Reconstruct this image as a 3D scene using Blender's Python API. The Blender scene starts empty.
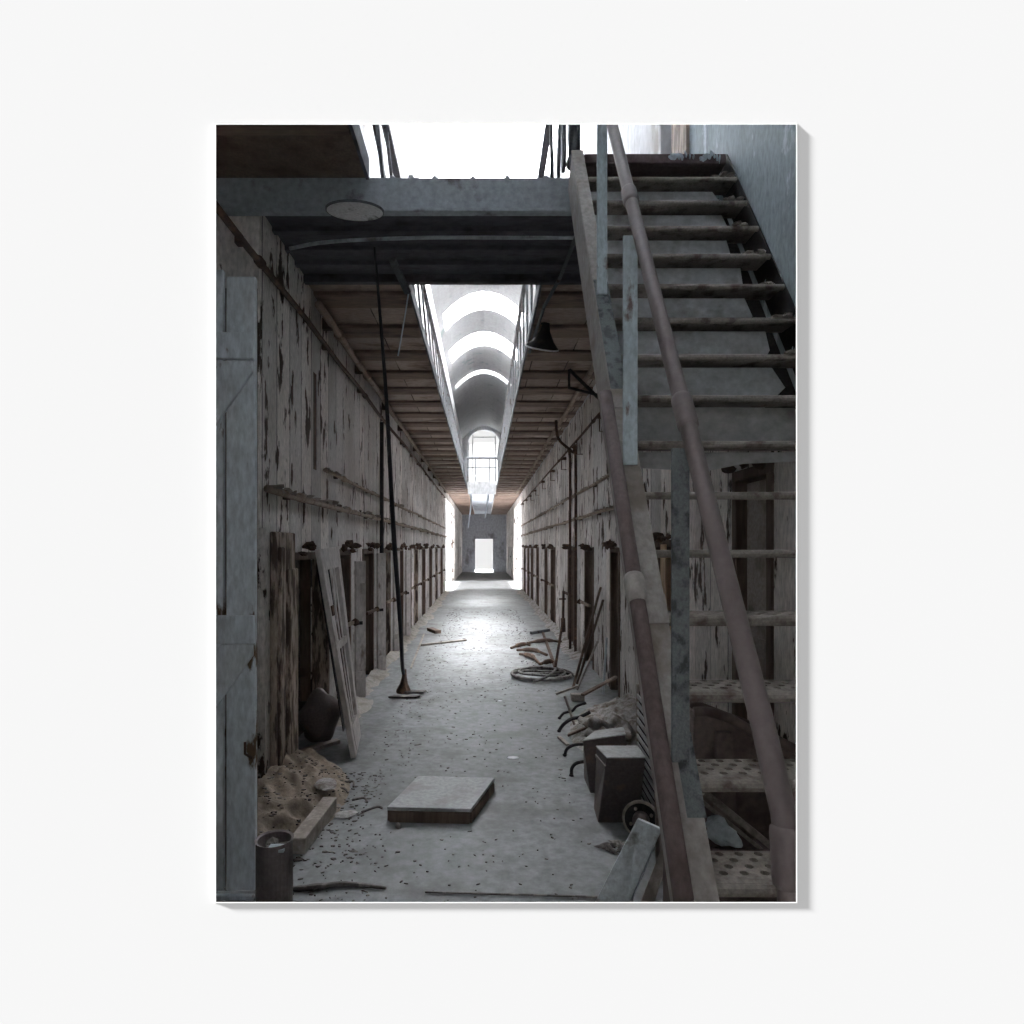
import bpy, bmesh, math, random
from mathutils import Vector, Matrix, noise

random.seed(7)
C = bpy.context.scene.collection
V = Vector
F, VX, VY, EYE = 600.0, 484.0, 547.0, 1.6


def at(px, py, d):
    """the point of the place that stands d metres away along the corridor, on the sight line of a photo point"""
    return V(((px - VX) / F * d, d, EYE + (VY - py) / F * d))


def onfloor(px, py, z=0.0):
    d = (EYE - z) * F / (py - VY)
    return V(((px - VX) / F * d, d, z))


# ------------------------------------------------------------------ materials
def material(name, c1, c2=None, scale=(6, 6, 6), lo=0.5, hi=0.58, c3=None, s3=(1.2, 1.2, 1.2), lo3=0.45, hi3=0.7,
             f3=0.7, rough=0.85, metal=0.0, bump=0.25, plank=None, fine=0.12, spec=0.3, detail=6.0):
    """c1 = coat, c2 = what shows where the coat has flaked, c3 = stains; plank = (axis, pitch, gap, gap colour)"""
    m = bpy.data.materials.new(name)
    m.use_nodes = True
    nt = m.node_tree
    N, L = nt.nodes, nt.links
    bs = N['Principled BSDF']
    bs.inputs['Roughness'].default_value = rough
    bs.inputs['Metallic'].default_value = metal
    bs.inputs['Specular IOR Level'].default_value = spec
    tc = N.new('ShaderNodeTexCoord')
    oi = N.new('ShaderNodeObjectInfo')
    rv = N.new('ShaderNodeVectorMath'); rv.operation = 'SCALE'
    cb = N.new('ShaderNodeCombineXYZ')
    for k in range(3):
        L.new(oi.outputs['Random'], cb.inputs[k])
    L.new(cb.outputs[0], rv.inputs[0]); rv.inputs['Scale'].default_value = 37.0
    ad = N.new('ShaderNodeVectorMath')
    L.new(tc.outputs['Object'], ad.inputs[0]); L.new(rv.outputs[0], ad.inputs[1])

    def nz(sc, det, roughn=0.6):
        mp = N.new('ShaderNodeMapping'); mp.inputs['Scale'].default_value = sc
        L.new(ad.outputs[0], mp.inputs['Vector'])
        n = N.new('ShaderNodeTexNoise'); n.inputs['Scale'].default_value = 1.0
        n.inputs['Detail'].default_value = det; n.inputs['Roughness'].default_value = roughn
        L.new(mp.outputs[0], n.inputs['Vector'])
        return n.outputs['Fac']

    def ramp(src, a, b):
        r = N.new('ShaderNodeMapRange'); r.inputs['From Min'].default_value = a; r.inputs['From Max'].default_value = b
        L.new(src, r.inputs['Value'])
        return r.outputs['Result']

    def mix(fac, a, b):
        x = N.new('ShaderNodeMix'); x.data_type = 'RGBA'
        if isinstance(fac, float):
            x.inputs[0].default_value = fac
        else:
            L.new(fac, x.inputs[0])
        for i, c in ((6, a), (7, b)):
            if isinstance(c, tuple):
                x.inputs[i].default_value = (*c[:3], 1)
            else:
                L.new(c, x.inputs[i])
        return x.outputs[2]

    def mth(op, a, b=None):
        x = N.new('ShaderNodeMath'); x.operation = op
        for i, c in ((0, a), (1, b)):
            if c is None:
                continue
            if isinstance(c, (int, float)):
                x.inputs[i].default_value = c
            else:
                L.new(c, x.inputs[i])
        return x.outputs[0]

    col = c1
    h = nz(scale, detail)
    fn = nz(tuple(s * 7 for s in scale), 3.0)
    if c3 is not None:
        col = mix(mth('MULTIPLY', ramp(nz(s3, 5.0), lo3, hi3), f3), col, c3)
    if fine:
        v = ramp(fn, 0.3, 0.7)
        dark = mix(v, tuple(1 - 2.2 * fine for _ in range(3)), (1 + fine,) * 3)
        x = N.new('ShaderNodeMix'); x.data_type = 'RGBA'; x.blend_type = 'MULTIPLY'; x.inputs[0].default_value = 1.0
        L.new(dark, x.inputs[7])
        if isinstance(col, tuple):
            x.inputs[6].default_value = (*col, 1)
        else:
            L.new(col, x.inputs[6])
        col = x.outputs[2]
    hgt = h
    if plank:
        sx = N.new('ShaderNodeSeparateXYZ'); L.new(tc.outputs['Object'], sx.inputs[0])
        p = mth('DIVIDE', sx.outputs['XYZ'.index(plank[0])], plank[1])
        wob = mth('MULTIPLY', mth('SUBTRACT', h, 0.5), 0.05)
        p = mth('ADD', p, wob)
        fr = mth('FRACT', p)
        line = mth('LESS_THAN', fr, plank[2] / plank[1])
        wn = N.new('ShaderNodeTexWhiteNoise'); wn.noise_dimensions = '1D'
        L.new(mth('FLOOR', p), wn.inputs['W'])
        tone = mix(wn.outputs['Value'], (0.72, 0.72, 0.72), (1.12, 1.1, 1.08))
        x = N.new('ShaderNodeMix'); x.data_type = 'RGBA'; x.blend_type = 'MULTIPLY'; x.inputs[0].default_value = 1.0
        L.new(tone, x.inputs[7])
        if isinstance(col, tuple):
            x.inputs[6].default_value = (*col, 1)
        else:
            L.new(col, x.inputs[6])
        col = x.outputs[2]
        # some boards have lost more of their paint than others
        h2 = mth('ADD', h, mth('MULTIPLY', mth('SUBTRACT', wn.outputs['Value'], 0.5), 0.08))
        if c2 is not None:
            col = mix(ramp(h2, lo, hi), col, c2)
        gapn = mth('MULTIPLY', line, ramp(nz((0.9, 0.9, 0.5), 3.0), 0.38, 0.5))
        col = mix(gapn, col, plank[3])
        hgt = mth('SUBTRACT', h2, mth('MULTIPLY', line, 0.3))
    elif c2 is not None:
        col = mix(ramp(h, lo, hi), col, c2)
    if isinstance(col, tuple):
        bs.inputs['Base Color'].default_value = (*col, 1)
    else:
        L.new(col, bs.inputs['Base Color'])
    if bump:
        b = N.new('ShaderNodeBump'); b.inputs['Strength'].default_value = bump; b.inputs['Distance'].default_value = 0.02
        L.new(hgt, b.inputs['Height']); L.new(b.outputs[0], bs.inputs['Normal'])
    return m


DARKWOOD = (0.035, 0.023, 0.018)
M = {}
M['white_wall'] = material('white_wall_paint', (0.56, 0.56, 0.56), fine=0, bump=0, rough=0.9, spec=0.0)
M['canvas'] = material('canvas_edge', (0.80, 0.80, 0.79), fine=0, bump=0, rough=0.9, spec=0.0)
M['floor'] = material('dusty_concrete', (0.222, 0.227, 0.232), (0.11, 0.108, 0.106), scale=(2.6, 2.6, 2.6), lo=0.52, hi=0.72,
                      c3=(0.15, 0.15, 0.15), s3=(0.8, 0.8, 0.8), f3=0.8, bump=0.3, fine=0.14, detail=9)
M['boards'] = material('peeling_white_boards', (0.84, 0.815, 0.80), (0.07, 0.048, 0.036), scale=(6, 8, 2.6), lo=0.57, hi=0.60,
                       c3=(0.50, 0.44, 0.40), s3=(1.4, 1.4, 0.7), lo3=0.42, hi3=0.66, f3=0.75, bump=0.5,
                       plank=('Y', 0.27, 0.012, DARKWOOD), fine=0.14, detail=8)
M['plaster'] = material('blue_grey_plaster', (0.38, 0.44, 0.47), (0.60, 0.66, 0.70), scale=(6, 6, 2.6), lo=0.60, hi=0.64,
                        c3=(0.22, 0.26, 0.27), s3=(2.5, 2.5, 1.0), f3=0.8, bump=0.4)
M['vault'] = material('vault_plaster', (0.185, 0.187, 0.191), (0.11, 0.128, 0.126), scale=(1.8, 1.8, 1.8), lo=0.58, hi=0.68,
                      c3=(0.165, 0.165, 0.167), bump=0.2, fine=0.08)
M['upper'] = material('upper_wall_plaster', (0.68, 0.69, 0.71), (0.30, 0.28, 0.26), scale=(2, 2, 0.9), lo=0.6, hi=0.66,
                      c3=(0.5, 0.5, 0.5), bump=0.3)
M['endwall'] = material('grey_end_plaster', (0.40, 0.42, 0.46), (0.20, 0.20, 0.21), scale=(1.5, 1.5, 0.9), lo=0.56, hi=0.66, bump=0.2)
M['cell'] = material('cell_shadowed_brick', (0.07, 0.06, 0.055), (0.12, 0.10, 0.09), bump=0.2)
M['soffit'] = material('soffit_boards', (0.41, 0.325, 0.27), (0.15, 0.105, 0.082), scale=(2.2, 5, 5), lo=0.52, hi=0.66,
                       c3=(0.52, 0.44, 0.38), bump=0.3, plank=('X', 0.41, 0.012, DARKWOOD))
M['joist'] = material('joist_wood', (0.21, 0.15, 0.12), (0.09, 0.064, 0.052), scale=(1.6, 7, 7), lo=0.5, hi=0.66, bump=0.3)
M['steel'] = material('blue_grey_painted_steel', (0.37, 0.40, 0.43), (0.15, 0.14, 0.135), scale=(3.5, 3.5, 3.5), lo=0.58, hi=0.66,
                      c3=(0.45, 0.48, 0.51), bump=0.25, rough=0.7)
M['darksteel'] = material('dark_slab_paint', (0.10, 0.10, 0.115), (0.05, 0.045, 0.045), scale=(2, 4, 4), lo=0.55, hi=0.66, bump=0.25)
M['rail'] = material('grey_rail_paint', (0.13, 0.14, 0.15), (0.06, 0.05, 0.045), scale=(8, 8, 8), lo=0.58, hi=0.64, bump=0.2)
M['blue'] = material('pale_blue_paint', (0.52, 0.595, 0.63), (0.18, 0.13, 0.125), scale=(9, 9, 4), lo=0.58, hi=0.64,
                     c3=(0.40, 0.46, 0.49), bump=0.3)
M['mottled'] = material('mottled_blue_paint', (0.15, 0.165, 0.17), (0.05, 0.055, 0.055), scale=(26, 26, 20), lo=0.48, hi=0.60, bump=0.4)
M['stringer'] = material('stringer_grey_brown', (0.35, 0.325, 0.305), (0.20, 0.165, 0.14), scale=(6, 6, 4), lo=0.52, hi=0.7,
                         c3=(0.27, 0.24, 0.22), bump=0.3)
M['brownpipe'] = material('brown_pipe_paint', (0.16, 0.132, 0.128), (0.11, 0.085, 0.08), scale=(8, 8, 5), lo=0.55, hi=0.72,
                          bump=0.12, rough=0.55, fine=0.06)
M['darkbrown'] = material('dark_brown_paint', (0.115, 0.086, 0.082), (0.075, 0.05, 0.045), scale=(8, 8, 5), lo=0.55, hi=0.72, bump=0.2)
M['tread'] = material('dusty_iron_tread', (0.24, 0.215, 0.19), (0.10, 0.075, 0.062), scale=(14, 14, 14), lo=0.5, hi=0.66, bump=0.35)
M['riser'] = material('grey_riser_board', (0.56, 0.575, 0.585), (0.24, 0.21, 0.19), scale=(3, 6, 4), lo=0.55, hi=0.68,
                      c3=(0.40, 0.38, 0.36), bump=0.3)
M['rust'] = material('rusted_iron', (0.085, 0.055, 0.042), (0.14, 0.085, 0.055), scale=(14, 14, 14), lo=0.5, hi=0.65, bump=0.3)
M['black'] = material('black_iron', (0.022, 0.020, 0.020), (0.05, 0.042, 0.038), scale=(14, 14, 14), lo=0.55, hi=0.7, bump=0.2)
M['pipe'] = material('dusty_tan_pipe', (0.30, 0.235, 0.185), (0.15, 0.10, 0.075), scale=(10, 10, 10), lo=0.5, hi=0.66, bump=0.3)
M['door'] = material('grey_door_paint', (0.66, 0.71, 0.745), (0.14, 0.095, 0.06), scale=(7, 7, 2.4), lo=0.62, hi=0.66,
                     c3=(0.50, 0.51, 0.51), s3=(2.5, 2.5, 0.9), bump=0.3)
M['doorwhite'] = material('off_white_door_paint', (0.66, 0.62, 0.60), (0.24, 0.19, 0.16), scale=(5, 5, 2), lo=0.62, hi=0.70,
                          c3=(0.36, 0.31, 0.28), bump=0.25)
M['brown'] = material('brown_door_wood', (0.16, 0.115, 0.088), (0.085, 0.058, 0.045), scale=(8, 8, 1.2), lo=0.45, hi=0.65, bump=0.4)
M['tan'] = material('warm_bare_wood', (0.60, 0.43, 0.28), (0.38, 0.26, 0.17), scale=(12, 12, 1.5), lo=0.5, hi=0.66, bump=0.2)
M['jambpeel'] = material('flaking_jamb', (0.42, 0.34, 0.28), (0.10, 0.072, 0.056), scale=(19, 19, 3.5), lo=0.46, hi=0.55, bump=0.6)
M['plank'] = material('weathered_plank', (0.30, 0.265, 0.235), (0.17, 0.14, 0.12), scale=(7, 7, 7), lo=0.5, hi=0.66, bump=0.3)
M['whiteplank'] = material('white_painted_plank', (0.72, 0.77, 0.79), (0.30, 0.29, 0.28), scale=(6, 6, 6), lo=0.6, hi=0.68, bump=0.25)
M['slabtop'] = material('dusty_platform_boards', (0.36, 0.365, 0.37), (0.25, 0.24, 0.23), scale=(5, 5, 5), lo=0.5, hi=0.7, bump=0.2)
M['dirt'] = material('tan_dirt', (0.265, 0.215, 0.165), (0.15, 0.118, 0.09), scale=(9, 9, 9), lo=0.45, hi=0.65,
                     c3=(0.15, 0.115, 0.09), s3=(3, 3, 3), f3=0.8, bump=0.8, detail=10)
M['rubble'] = material('plaster_rubble', (0.36, 0.345, 0.33), (0.15, 0.12, 0.10), scale=(11, 11, 11), lo=0.46, hi=0.62, bump=0.8, detail=10)
M['drift'] = material('grey_tan_drift', (0.34, 0.315, 0.285), (0.20, 0.175, 0.15), scale=(7, 7, 7), lo=0.45, hi=0.65, bump=0.6, detail=9)
M['chips'] = material('dark_debris', (0.085, 0.075, 0.068), (0.22, 0.20, 0.18), scale=(12, 12, 12), lo=0.5, hi=0.65, bump=0)
M['paper'] = material('white_scrap', (0.80, 0.82, 0.84), fine=0, bump=0)
M['bin'] = material('dark_rusty_sheet', (0.115, 0.094, 0.09), (0.16, 0.11, 0.09), scale=(8, 8, 8), lo=0.55, hi=0.7, bump=0.2, rough=0.6)
M['binlid'] = material('dusty_pale_lid', (0.46, 0.47, 0.47), (0.30, 0.28, 0.26), scale=(7, 7, 7), lo=0.5, hi=0.7, bump=0.2)
M['tub'] = material('brown_enamel_tub', (0.20, 0.155, 0.14), (0.10, 0.07, 0.06), scale=(5, 5, 5), lo=0.52, hi=0.68, bump=0.2, rough=0.6)
M['enamel'] = material('grey_enamel', (0.78, 0.79, 0.80), (0.2, 0.2, 0.2), scale=(9, 9, 9), lo=0.6, hi=0.7, bump=0.1)
M['cloth'] = material('pale_cloth', (0.42, 0.47, 0.50), (0.28, 0.29, 0.29), scale=(9, 9, 9), lo=0.5, hi=0.7, bump=0.5)
M['cable'] = material('black_rubber', (0.018, 0.019, 0.021), fine=0, bump=0, rough=0.6)
M['greycable'] = material('grey_cable', (0.19, 0.18, 0.175), (0.09, 0.08, 0.075), scale=(20, 20, 20), bump=0)
M['palecable'] = material('pale_blue_cable', (0.50, 0.56, 0.62), fine=0, bump=0)


def glass(name, clear, haze=(0.85, 0.855, 0.86)):
    m = bpy.data.materials.new(name)
    m.use_nodes = True
    nt = m.node_tree; N, L = nt.nodes, nt.links
    N.remove(N['Principled BSDF'])
    tr = N.new('ShaderNodeBsdfTransparent'); tr.inputs[0].default_value = (0.97, 0.97, 0.97, 1)
    df = N.new('ShaderNodeBsdfTranslucent'); df.inputs[0].default_value = (*haze, 1)
    tc = N.new('ShaderNodeTexCoord'); n = N.new('ShaderNodeTexNoise'); n.inputs['Scale'].default_value = 5.0
    n.inputs['Detail'].default_value = 4
    L.new(tc.outputs['Object'], n.inputs['Vector'])
    mr = N.new('ShaderNodeMapRange'); mr.inputs['From Min'].default_value = 0.70; mr.inputs['From Max'].default_value = 0.74
    mr.inputs['To Min'].default_value = 1 - clear; mr.inputs['To Max'].default_value = 0.6
    L.new(n.outputs['Fac'], mr.inputs['Value'])
    mx = N.new('ShaderNodeMixShader')
    L.new(mr.outputs[0], mx.inputs[0]); L.new(tr.outputs[0], mx.inputs[1]); L.new(df.outputs[0], mx.inputs[2])
    L.new(mx.outputs[0], N['Material Output'].inputs[0])
    return m


M['glass'] = glass('dusty_skylight_glass', 0.96)
M['frosted'] = glass('frosted_skylight_glass', 0.22)
M['half'] = glass('hazy_skylight_glass', 0.19)
M['near_fill'] = glass('near_fill_skylight_glass', 0.020, (0.45, 0.466, 0.485))  # pane of the added near skylights, tinted to hold their light down


# ------------------------------------------------------------------ mesh builder
class MB:
    def __init__(s):
        s.v, s.f = [], []

    def hexa(s, p):
        """eight points: bottom ring then top ring, same winding"""
        b = len(s.v); s.v += [V(q) for q in p]
        s.f += [(b + 3, b + 2, b + 1, b), (b + 4, b + 5, b + 6, b + 7)]
        for i in range(4):
            j = (i + 1) % 4
            s.f.append((b + i, b + j, b + 4 + j, b + 4 + i))
        return s

    def box(s, x0, x1, y0, y1, z0, z1):
        return s.hexa([(x0, y0, z0), (x1, y0, z0), (x1, y1, z0), (x0, y1, z0), (x0, y0, z1), (x1, y0, z1), (x1, y1, z1), (x0, y1, z1)])

    def bar(s, p0, p1, w, h, up=(0, 0, 1), w1=None, h1=None):
        p0, p1 = V(p0), V(p1)
        a = (p1 - p0).normalized(); u = V(up)
        if abs(a.dot(u)) > 0.98:
            u = V((0, 1, 0))
        r = a.cross(u).normalized(); t = r.cross(a).normalized()
        w1 = w if w1 is None else w1; h1 = h if h1 is None else h1
        q = []
        for p, ww, hh in ((p0, w, h), (p1, w1, h1)):
            q += [p - r * ww / 2 - t * hh / 2, p + r * ww / 2 - t * hh / 2, p + r * ww / 2 + t * hh / 2, p - r * ww / 2 + t * hh / 2]
        return s.hexa(q)

    def prism(s, pts, off):
        off = V(off); n = len(pts); b = len(s.v)
        s.v += [V(p) for p in pts] + [V(p) + off for p in pts]
        s.f += [tuple(range(b + n - 1, b - 1, -1)), tuple(range(b + n, b + 2 * n))]
        for i in range(n):
            j = (i + 1) % n
            s.f.append((b + i, b + j, b + n + j, b + n + i))
        return s

    def tube(s, pts, r, n=10, closed=False):
        pts = [V(p) for p in pts]; m = len(pts)
        rad = r if isinstance(r, (list, tuple)) else [r] * m
        b = len(s.v); prev = None
        for i, p in enumerate(pts):
            if closed:
                a = pts[(i + 1) % m] - pts[i - 1]
            else:
                a = pts[min(i + 1, m - 1)] - pts[max(i - 1, 0)]
            a = a.normalized() if a.length > 1e-9 else V((0, 0, 1))
            if prev is None:
                u = V((0, 0, 1)) if abs(a.z) < 0.9 else V((1, 0, 0))
                prev = a.cross(u).normalized()
            rr = (prev - a * prev.dot(a)).normalized(); prev = rr
            t = a.cross(rr)
            for k in range(n):
                g = 2 * math.pi * k / n
                s.v.append(p + (rr * math.cos(g) + t * math.sin(g)) * rad[i])
        for i in range(m if closed else m - 1):
            i2 = (i + 1) % m
            for k in range(n):
                k2 = (k + 1) % n
                s.f.append((b + i * n + k, b + i * n + k2, b + i2 * n + k2, b + i2 * n + k))
        if not closed:
            s.f.append(tuple(b + k for k in range(n - 1, -1, -1)))
            s.f.append(tuple(b + (m - 1) * n + k for k in range(n)))
        return s

    def lathe(s, prof, c, axis=(0, 0, 1), n=32):
        """prof: (radius, height) along axis from c; open ended unless radius 0"""
        a = V(axis).normalized(); u = V((0, 0, 1)) if abs(a.z) < 0.9 else V((1, 0, 0))
        r = a.cross(u).normalized(); t = a.cross(r); c = V(c); b = len(s.v)
        for (rad, h) in prof:
            for k in range(n):
                g = 2 * math.pi * k / n
                s.v.append(c + a * h + (r * math.cos(g) + t * math.sin(g)) * rad)
        for i in range(len(prof) - 1):
            for k in range(n):
                k2 = (k + 1) % n
                s.f.append((b + i * n + k, b + i * n + k2, b + (i + 1) * n + k2, b + (i + 1) * n + k))
        return s

    def chunk(s, c, sx, sy, sz, seed=0, sub=1, amp=0.35):
        bm = bmesh.new(); bmesh.ops.create_icosphere(bm, subdivisions=sub, radius=1.0)
        b = len(s.v); bm.verts.index_update()
        rot = Matrix.Rotation(seed * 1.7, 3, 'Z')
        for q in bm.verts:
            k = 1 + amp * noise.noise(q.co * 1.3 + V((seed * 3.1, seed, 0)))
            w = V((q.co.x * sx, q.co.y * sy, q.co.z * sz)) * k
            s.v.append(V(c) + rot @ w)
        for f in bm.faces:
            s.f.append(tuple(b + q.index for q in f.verts))
        bm.free()
        return s

    def heap(s, x0, x1, y0, y1, hfun, nx=30, ny=30):
        b = len(s.v)
        for j in range(ny + 1):
            for i in range(nx + 1):
                x = x0 + (x1 - x0) * i / nx; y = y0 + (y1 - y0) * j / ny
                s.v.append(V((x, y, hfun(x, y))))
        for j in range(ny):
            for i in range(nx):
                a = b + j * (nx + 1) + i
                s.f.append((a, a + 1, a + nx + 2, a + nx + 1))
        return s

    def build(s, name, mat, parent=None, bevel=0.0, smooth=False, origin=None):
        me = bpy.data.meshes.new(name)
        if parent is not None:
            o0 = world_loc(parent)
        elif origin is not None:
            o0 = V(origin)
        else:
            lo = V([min(q[i] for q in s.v) for i in range(3)]); hi = V([max(q[i] for q in s.v) for i in range(3)])
            o0 = V(((lo.x + hi.x) / 2, (lo.y + hi.y) / 2, lo.z))
        me.from_pydata([tuple(q - o0) for q in s.v], [], s.f)
        bm = bmesh.new(); bm.from_mesh(me); bmesh.ops.recalc_face_normals(bm, faces=bm.faces); bm.to_mesh(me); bm.free()
        me.materials.append(M[mat] if isinstance(mat, str) else mat)
        if smooth:
            for p in me.polygons:
                p.use_smooth = True
        o = bpy.data.objects.new(name, me); C.objects.link(o)
        if parent is not None:
            o.parent = parent
        else:
            o.location = o0
        if bevel:
            md = o.modifiers.new('bevel', 'BEVEL'); md.width = bevel; md.segments = 2; md.limit_method = 'ANGLE'
        return o


def world_loc(o):
    p = V(o.location)
    while o.parent is not None:
        o = o.parent; p = p + V(o.location)
    return p


def tag(o, label, cat, group=None, kind=None):
    o['label'] = label; o['category'] = cat
    if group:
        o['group'] = group
    if kind:
        o['kind'] = kind
    return o


def thing(name, label, cat, loc, group=None):
    o = bpy.data.objects.new(name, None); C.objects.link(o); o.location = V(loc); o.empty_display_size = 0.1
    return tag(o, label, cat, group)


def struct(name, mb, mat, label=None, **k):
    o = mb.build(name, mat, origin=(0, 0, 0), **k)
    o['kind'] = 'structure'
    if label:
        o['label'] = label
    return o


def part_label(o, label):
    o['label'] = label
    return o


def bez(p0, p1, p2, p3, n=16):
    p0, p1, p2, p3 = V(p0), V(p1), V(p2), V(p3); out = []
    for i in range(n + 1):
        t = i / n; u = 1 - t
        out.append(p0 * u ** 3 + p1 * 3 * u * u * t + p2 * 3 * u * t * t + p3 * t ** 3)
    return out


def spline(pts, n=6):
    pts = [V(p) for p in pts]; out = []
    for i in range(len(pts) - 1):
        a = pts[max(i - 1, 0)]; b = pts[i]; c = pts[i + 1]; d = pts[min(i + 2, len(pts) - 1)]
        for k in range(n):
            t = k / n
            out.append(0.5 * ((2 * b) + (c - a) * t + (2 * a - 5 * b + 4 * c - d) * t * t + (3 * b - a - 3 * c + d) * t ** 3))
    out.append(pts[-1])
    return out


# ------------------------------------------------------------------ dimensions
XL, XR, END = -1.40, 1.43, 38.4
ZS, ZD = 3.65, 3.87           # balcony underside and deck
WY = 0.80                     # face of the white wall
SPR, CRN = 8.4, 9.35          # vault springing and crown
EL, ER = -0.60, 0.45          # balcony edges


# ------------------------------------------------------------------ white wall with its tall opening
def rect(d, x0=216.0, x1=796.0, y0=124.5, y1=902.0, grow=0.0):
    a, b = at(x0, y1, d), at(x1, y0, d)
    return a.x - grow, b.x + grow, a.z - grow, b.z + grow


TH = 0.02
h0, h1 = rect(WY, grow=0.0008), rect(WY + TH, grow=0.004)
X0, X1, Z0, Z1W = -3.2, 3.2, 0.0, 9.6
w = MB()


def ring(m, fo, fi, yf, bo, bi, yb):
    """a four sided ring between an outer and an inner rectangle, from yf back to yb"""
    def cs(r, y): return [V((r[0], y, r[2])), V((r[1], y, r[2])), V((r[1], y, r[3])), V((r[0], y, r[3]))]
    a, b, c, d = cs(fo, yf), cs(fi, yf), cs(bo, yb), cs(bi, yb)
    sides = []
    for k in range(4):
        l = (k + 1) % 4
        sides.append([a[k], a[l], b[l], b[k], c[k], c[l], d[l], d[k]])
    return sides


for p in ring(w, (X0, X1, Z0, Z1W), h0, WY, (X0, X1, Z0, Z1W), h1, WY + TH):
    w.hexa(p)
struct('wall_front', w, 'white_wall', 'plain white wall around the tall opening')

PROUD = 0.0058
i0 = rect(WY - PROUD)
of = (i0[0] - .0013, i0[1] + .0013, i0[2] - .0013, i0[3] + .0013)
fr = thing('canvas_frame', 'thin white canvas edge standing proud of the white wall around the corridor view', 'frame', ((h0[0] + h0[1]) / 2, WY, h0[2]))
for p in ring(None, of, i0, WY - PROUD, rect(WY - .0004, grow=.0016), rect(WY - .0004, grow=.0004), WY - .0004):
    MB().hexa(p).build('canvas_edge', 'canvas', fr)

# ------------------------------------------------------------------ shell
struct('floor', MB().box(-2.9, 2.9, WY, END + 4, -0.2, 0), 'floor', 'dusty grey concrete corridor floor')


def wall_with_holes(m, xa, xb, d0, d1, z0, z1, holes):
    """holes: (d0, d1, zlow, zhigh) in order along the corridor"""
    y = d0
    for (a, b, lo, hi) in holes:
        if a > y:
            m.box(xa, xb, y, a, z0, z1)
        if lo > z0:
            m.box(xa, xb, a, b, z0, lo)
        m.box(xa, xb, a, b, hi, z1)
        y = b
    m.box(xa, xb, y, d1, z0, z1)


L_OPEN = [(4.36, 5.40, 1.56), (5.70, 6.28, 1.58), (6.90, 7.58, 1.58), (8.30, 8.95, 1.59), (9.65, 10.35, 1.59),
          (11.05, 11.5, 1.59), (12.0, 12.65, 1.6), (13.5, 14.25, 1.6), (15.3, 16.05, 1.6), (17.2, 18.0, 1.6), (19.3, 20.2, 1.6)]
R_OPEN = [(2.96, 3.44, 2.03), (4.42, 5.02, 1.66), (6.30, 6.78, 1.60), (7.80, 8.50, 1.60), (9.50, 10.2, 1.60), (12.0, 12.8, 1.6),
          (13.5, 14.1, 1.6), (15.6, 16.3, 1.6), (17.4, 18.2, 1.6), (18.9, 19.7, 1.6), (20.6, 21.5, 1.6)]
BIGL, BIGR = (22.0, 28.2, 0.0, 3.4), (23.0, 28.4, 0.0, 3.4)
FAR = [(29.6, 30.4), (32.0, 32.9), (34.8, 35.7)]
SLOT = (4.92, 5.04, 2.24, 3.05)

w = MB()
holes = []
for a, b, h in L_OPEN:
    holes.append((a, b, 0, h))
# the missing board sits above the second opening: split that stretch
holes2 = []
for hq in holes:
    holes2.append(hq)
y = 3.84
w.box(XL - 0.16, XL, 3.74, 3.84, 1.72, ZD)
for (a, b, lo, hi) in holes2:
    w.box(XL - 0.16, XL, y, a, 0, ZD)
    if a < SLOT[0] < b:
        w.box(XL - 0.16, XL, a, SLOT[0], hi, ZD); w.box(XL - 0.16, XL, SLOT[1], b, hi, ZD)
        w.box(XL - 0.16, XL, SLOT[0], SLOT[1], hi, SLOT[2]); w.box(XL - 0.16, XL, SLOT[0], SLOT[1], SLOT[3], ZD)
    else:
        w.box(XL - 0.16, XL, a, b, hi, ZD)
    y = b
w2 = MB(); wall_with_holes(w2, XL - 0.16, XL, y, END, 0, ZD, [BIGL] + [(a, b, 0, 1.6) for a, b in FAR])
w.f += [tuple(i + len(w.v) for i in f) for f in w2.f]; w.v += w2.v
w.box(-2.1, XL - 0.16, 3.74, 3.84, 1.72, ZD)
w.box(-2.1, -2.0, WY + 0.02, 3.84, 0, ZD)
struct('wall_left', w, 'boards', 'peeling white board wall with low cell openings')

w = MB()
wall_with_holes(w, XR, XR + 0.16, WY + 0.02, END, 0, ZS, [(a, b, 0, h) for a, b, h in R_OPEN] + [BIGR] + [(a, b, 0, 1.6) for a, b in FAR])
struct('wall_right', w, 'boards', 'peeling board wall with low cell openings behind the stairs')


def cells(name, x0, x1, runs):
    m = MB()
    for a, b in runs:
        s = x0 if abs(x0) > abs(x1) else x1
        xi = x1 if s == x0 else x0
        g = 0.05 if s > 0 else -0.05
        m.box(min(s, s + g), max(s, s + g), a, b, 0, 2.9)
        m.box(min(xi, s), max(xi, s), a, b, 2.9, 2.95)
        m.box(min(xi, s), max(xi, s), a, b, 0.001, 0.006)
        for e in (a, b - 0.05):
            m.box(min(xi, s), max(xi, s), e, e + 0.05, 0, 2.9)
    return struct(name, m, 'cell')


struct('wall_return', MB().box(-2.1, XL - 0.16, 3.84, 3.9, 0, 1.72), 'brown')  # brown here stands in for the shade of the gap beside the door
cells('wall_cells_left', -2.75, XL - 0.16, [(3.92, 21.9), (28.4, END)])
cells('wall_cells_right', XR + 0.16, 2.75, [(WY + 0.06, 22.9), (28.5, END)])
m = MB(); m.box(-1.9, XL - 0.161, 4.6, 5.4, 2.97, 3.4); m.box(-1.9, -1.85, 4.6, 5.4, 2.0, 3.4)
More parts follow.
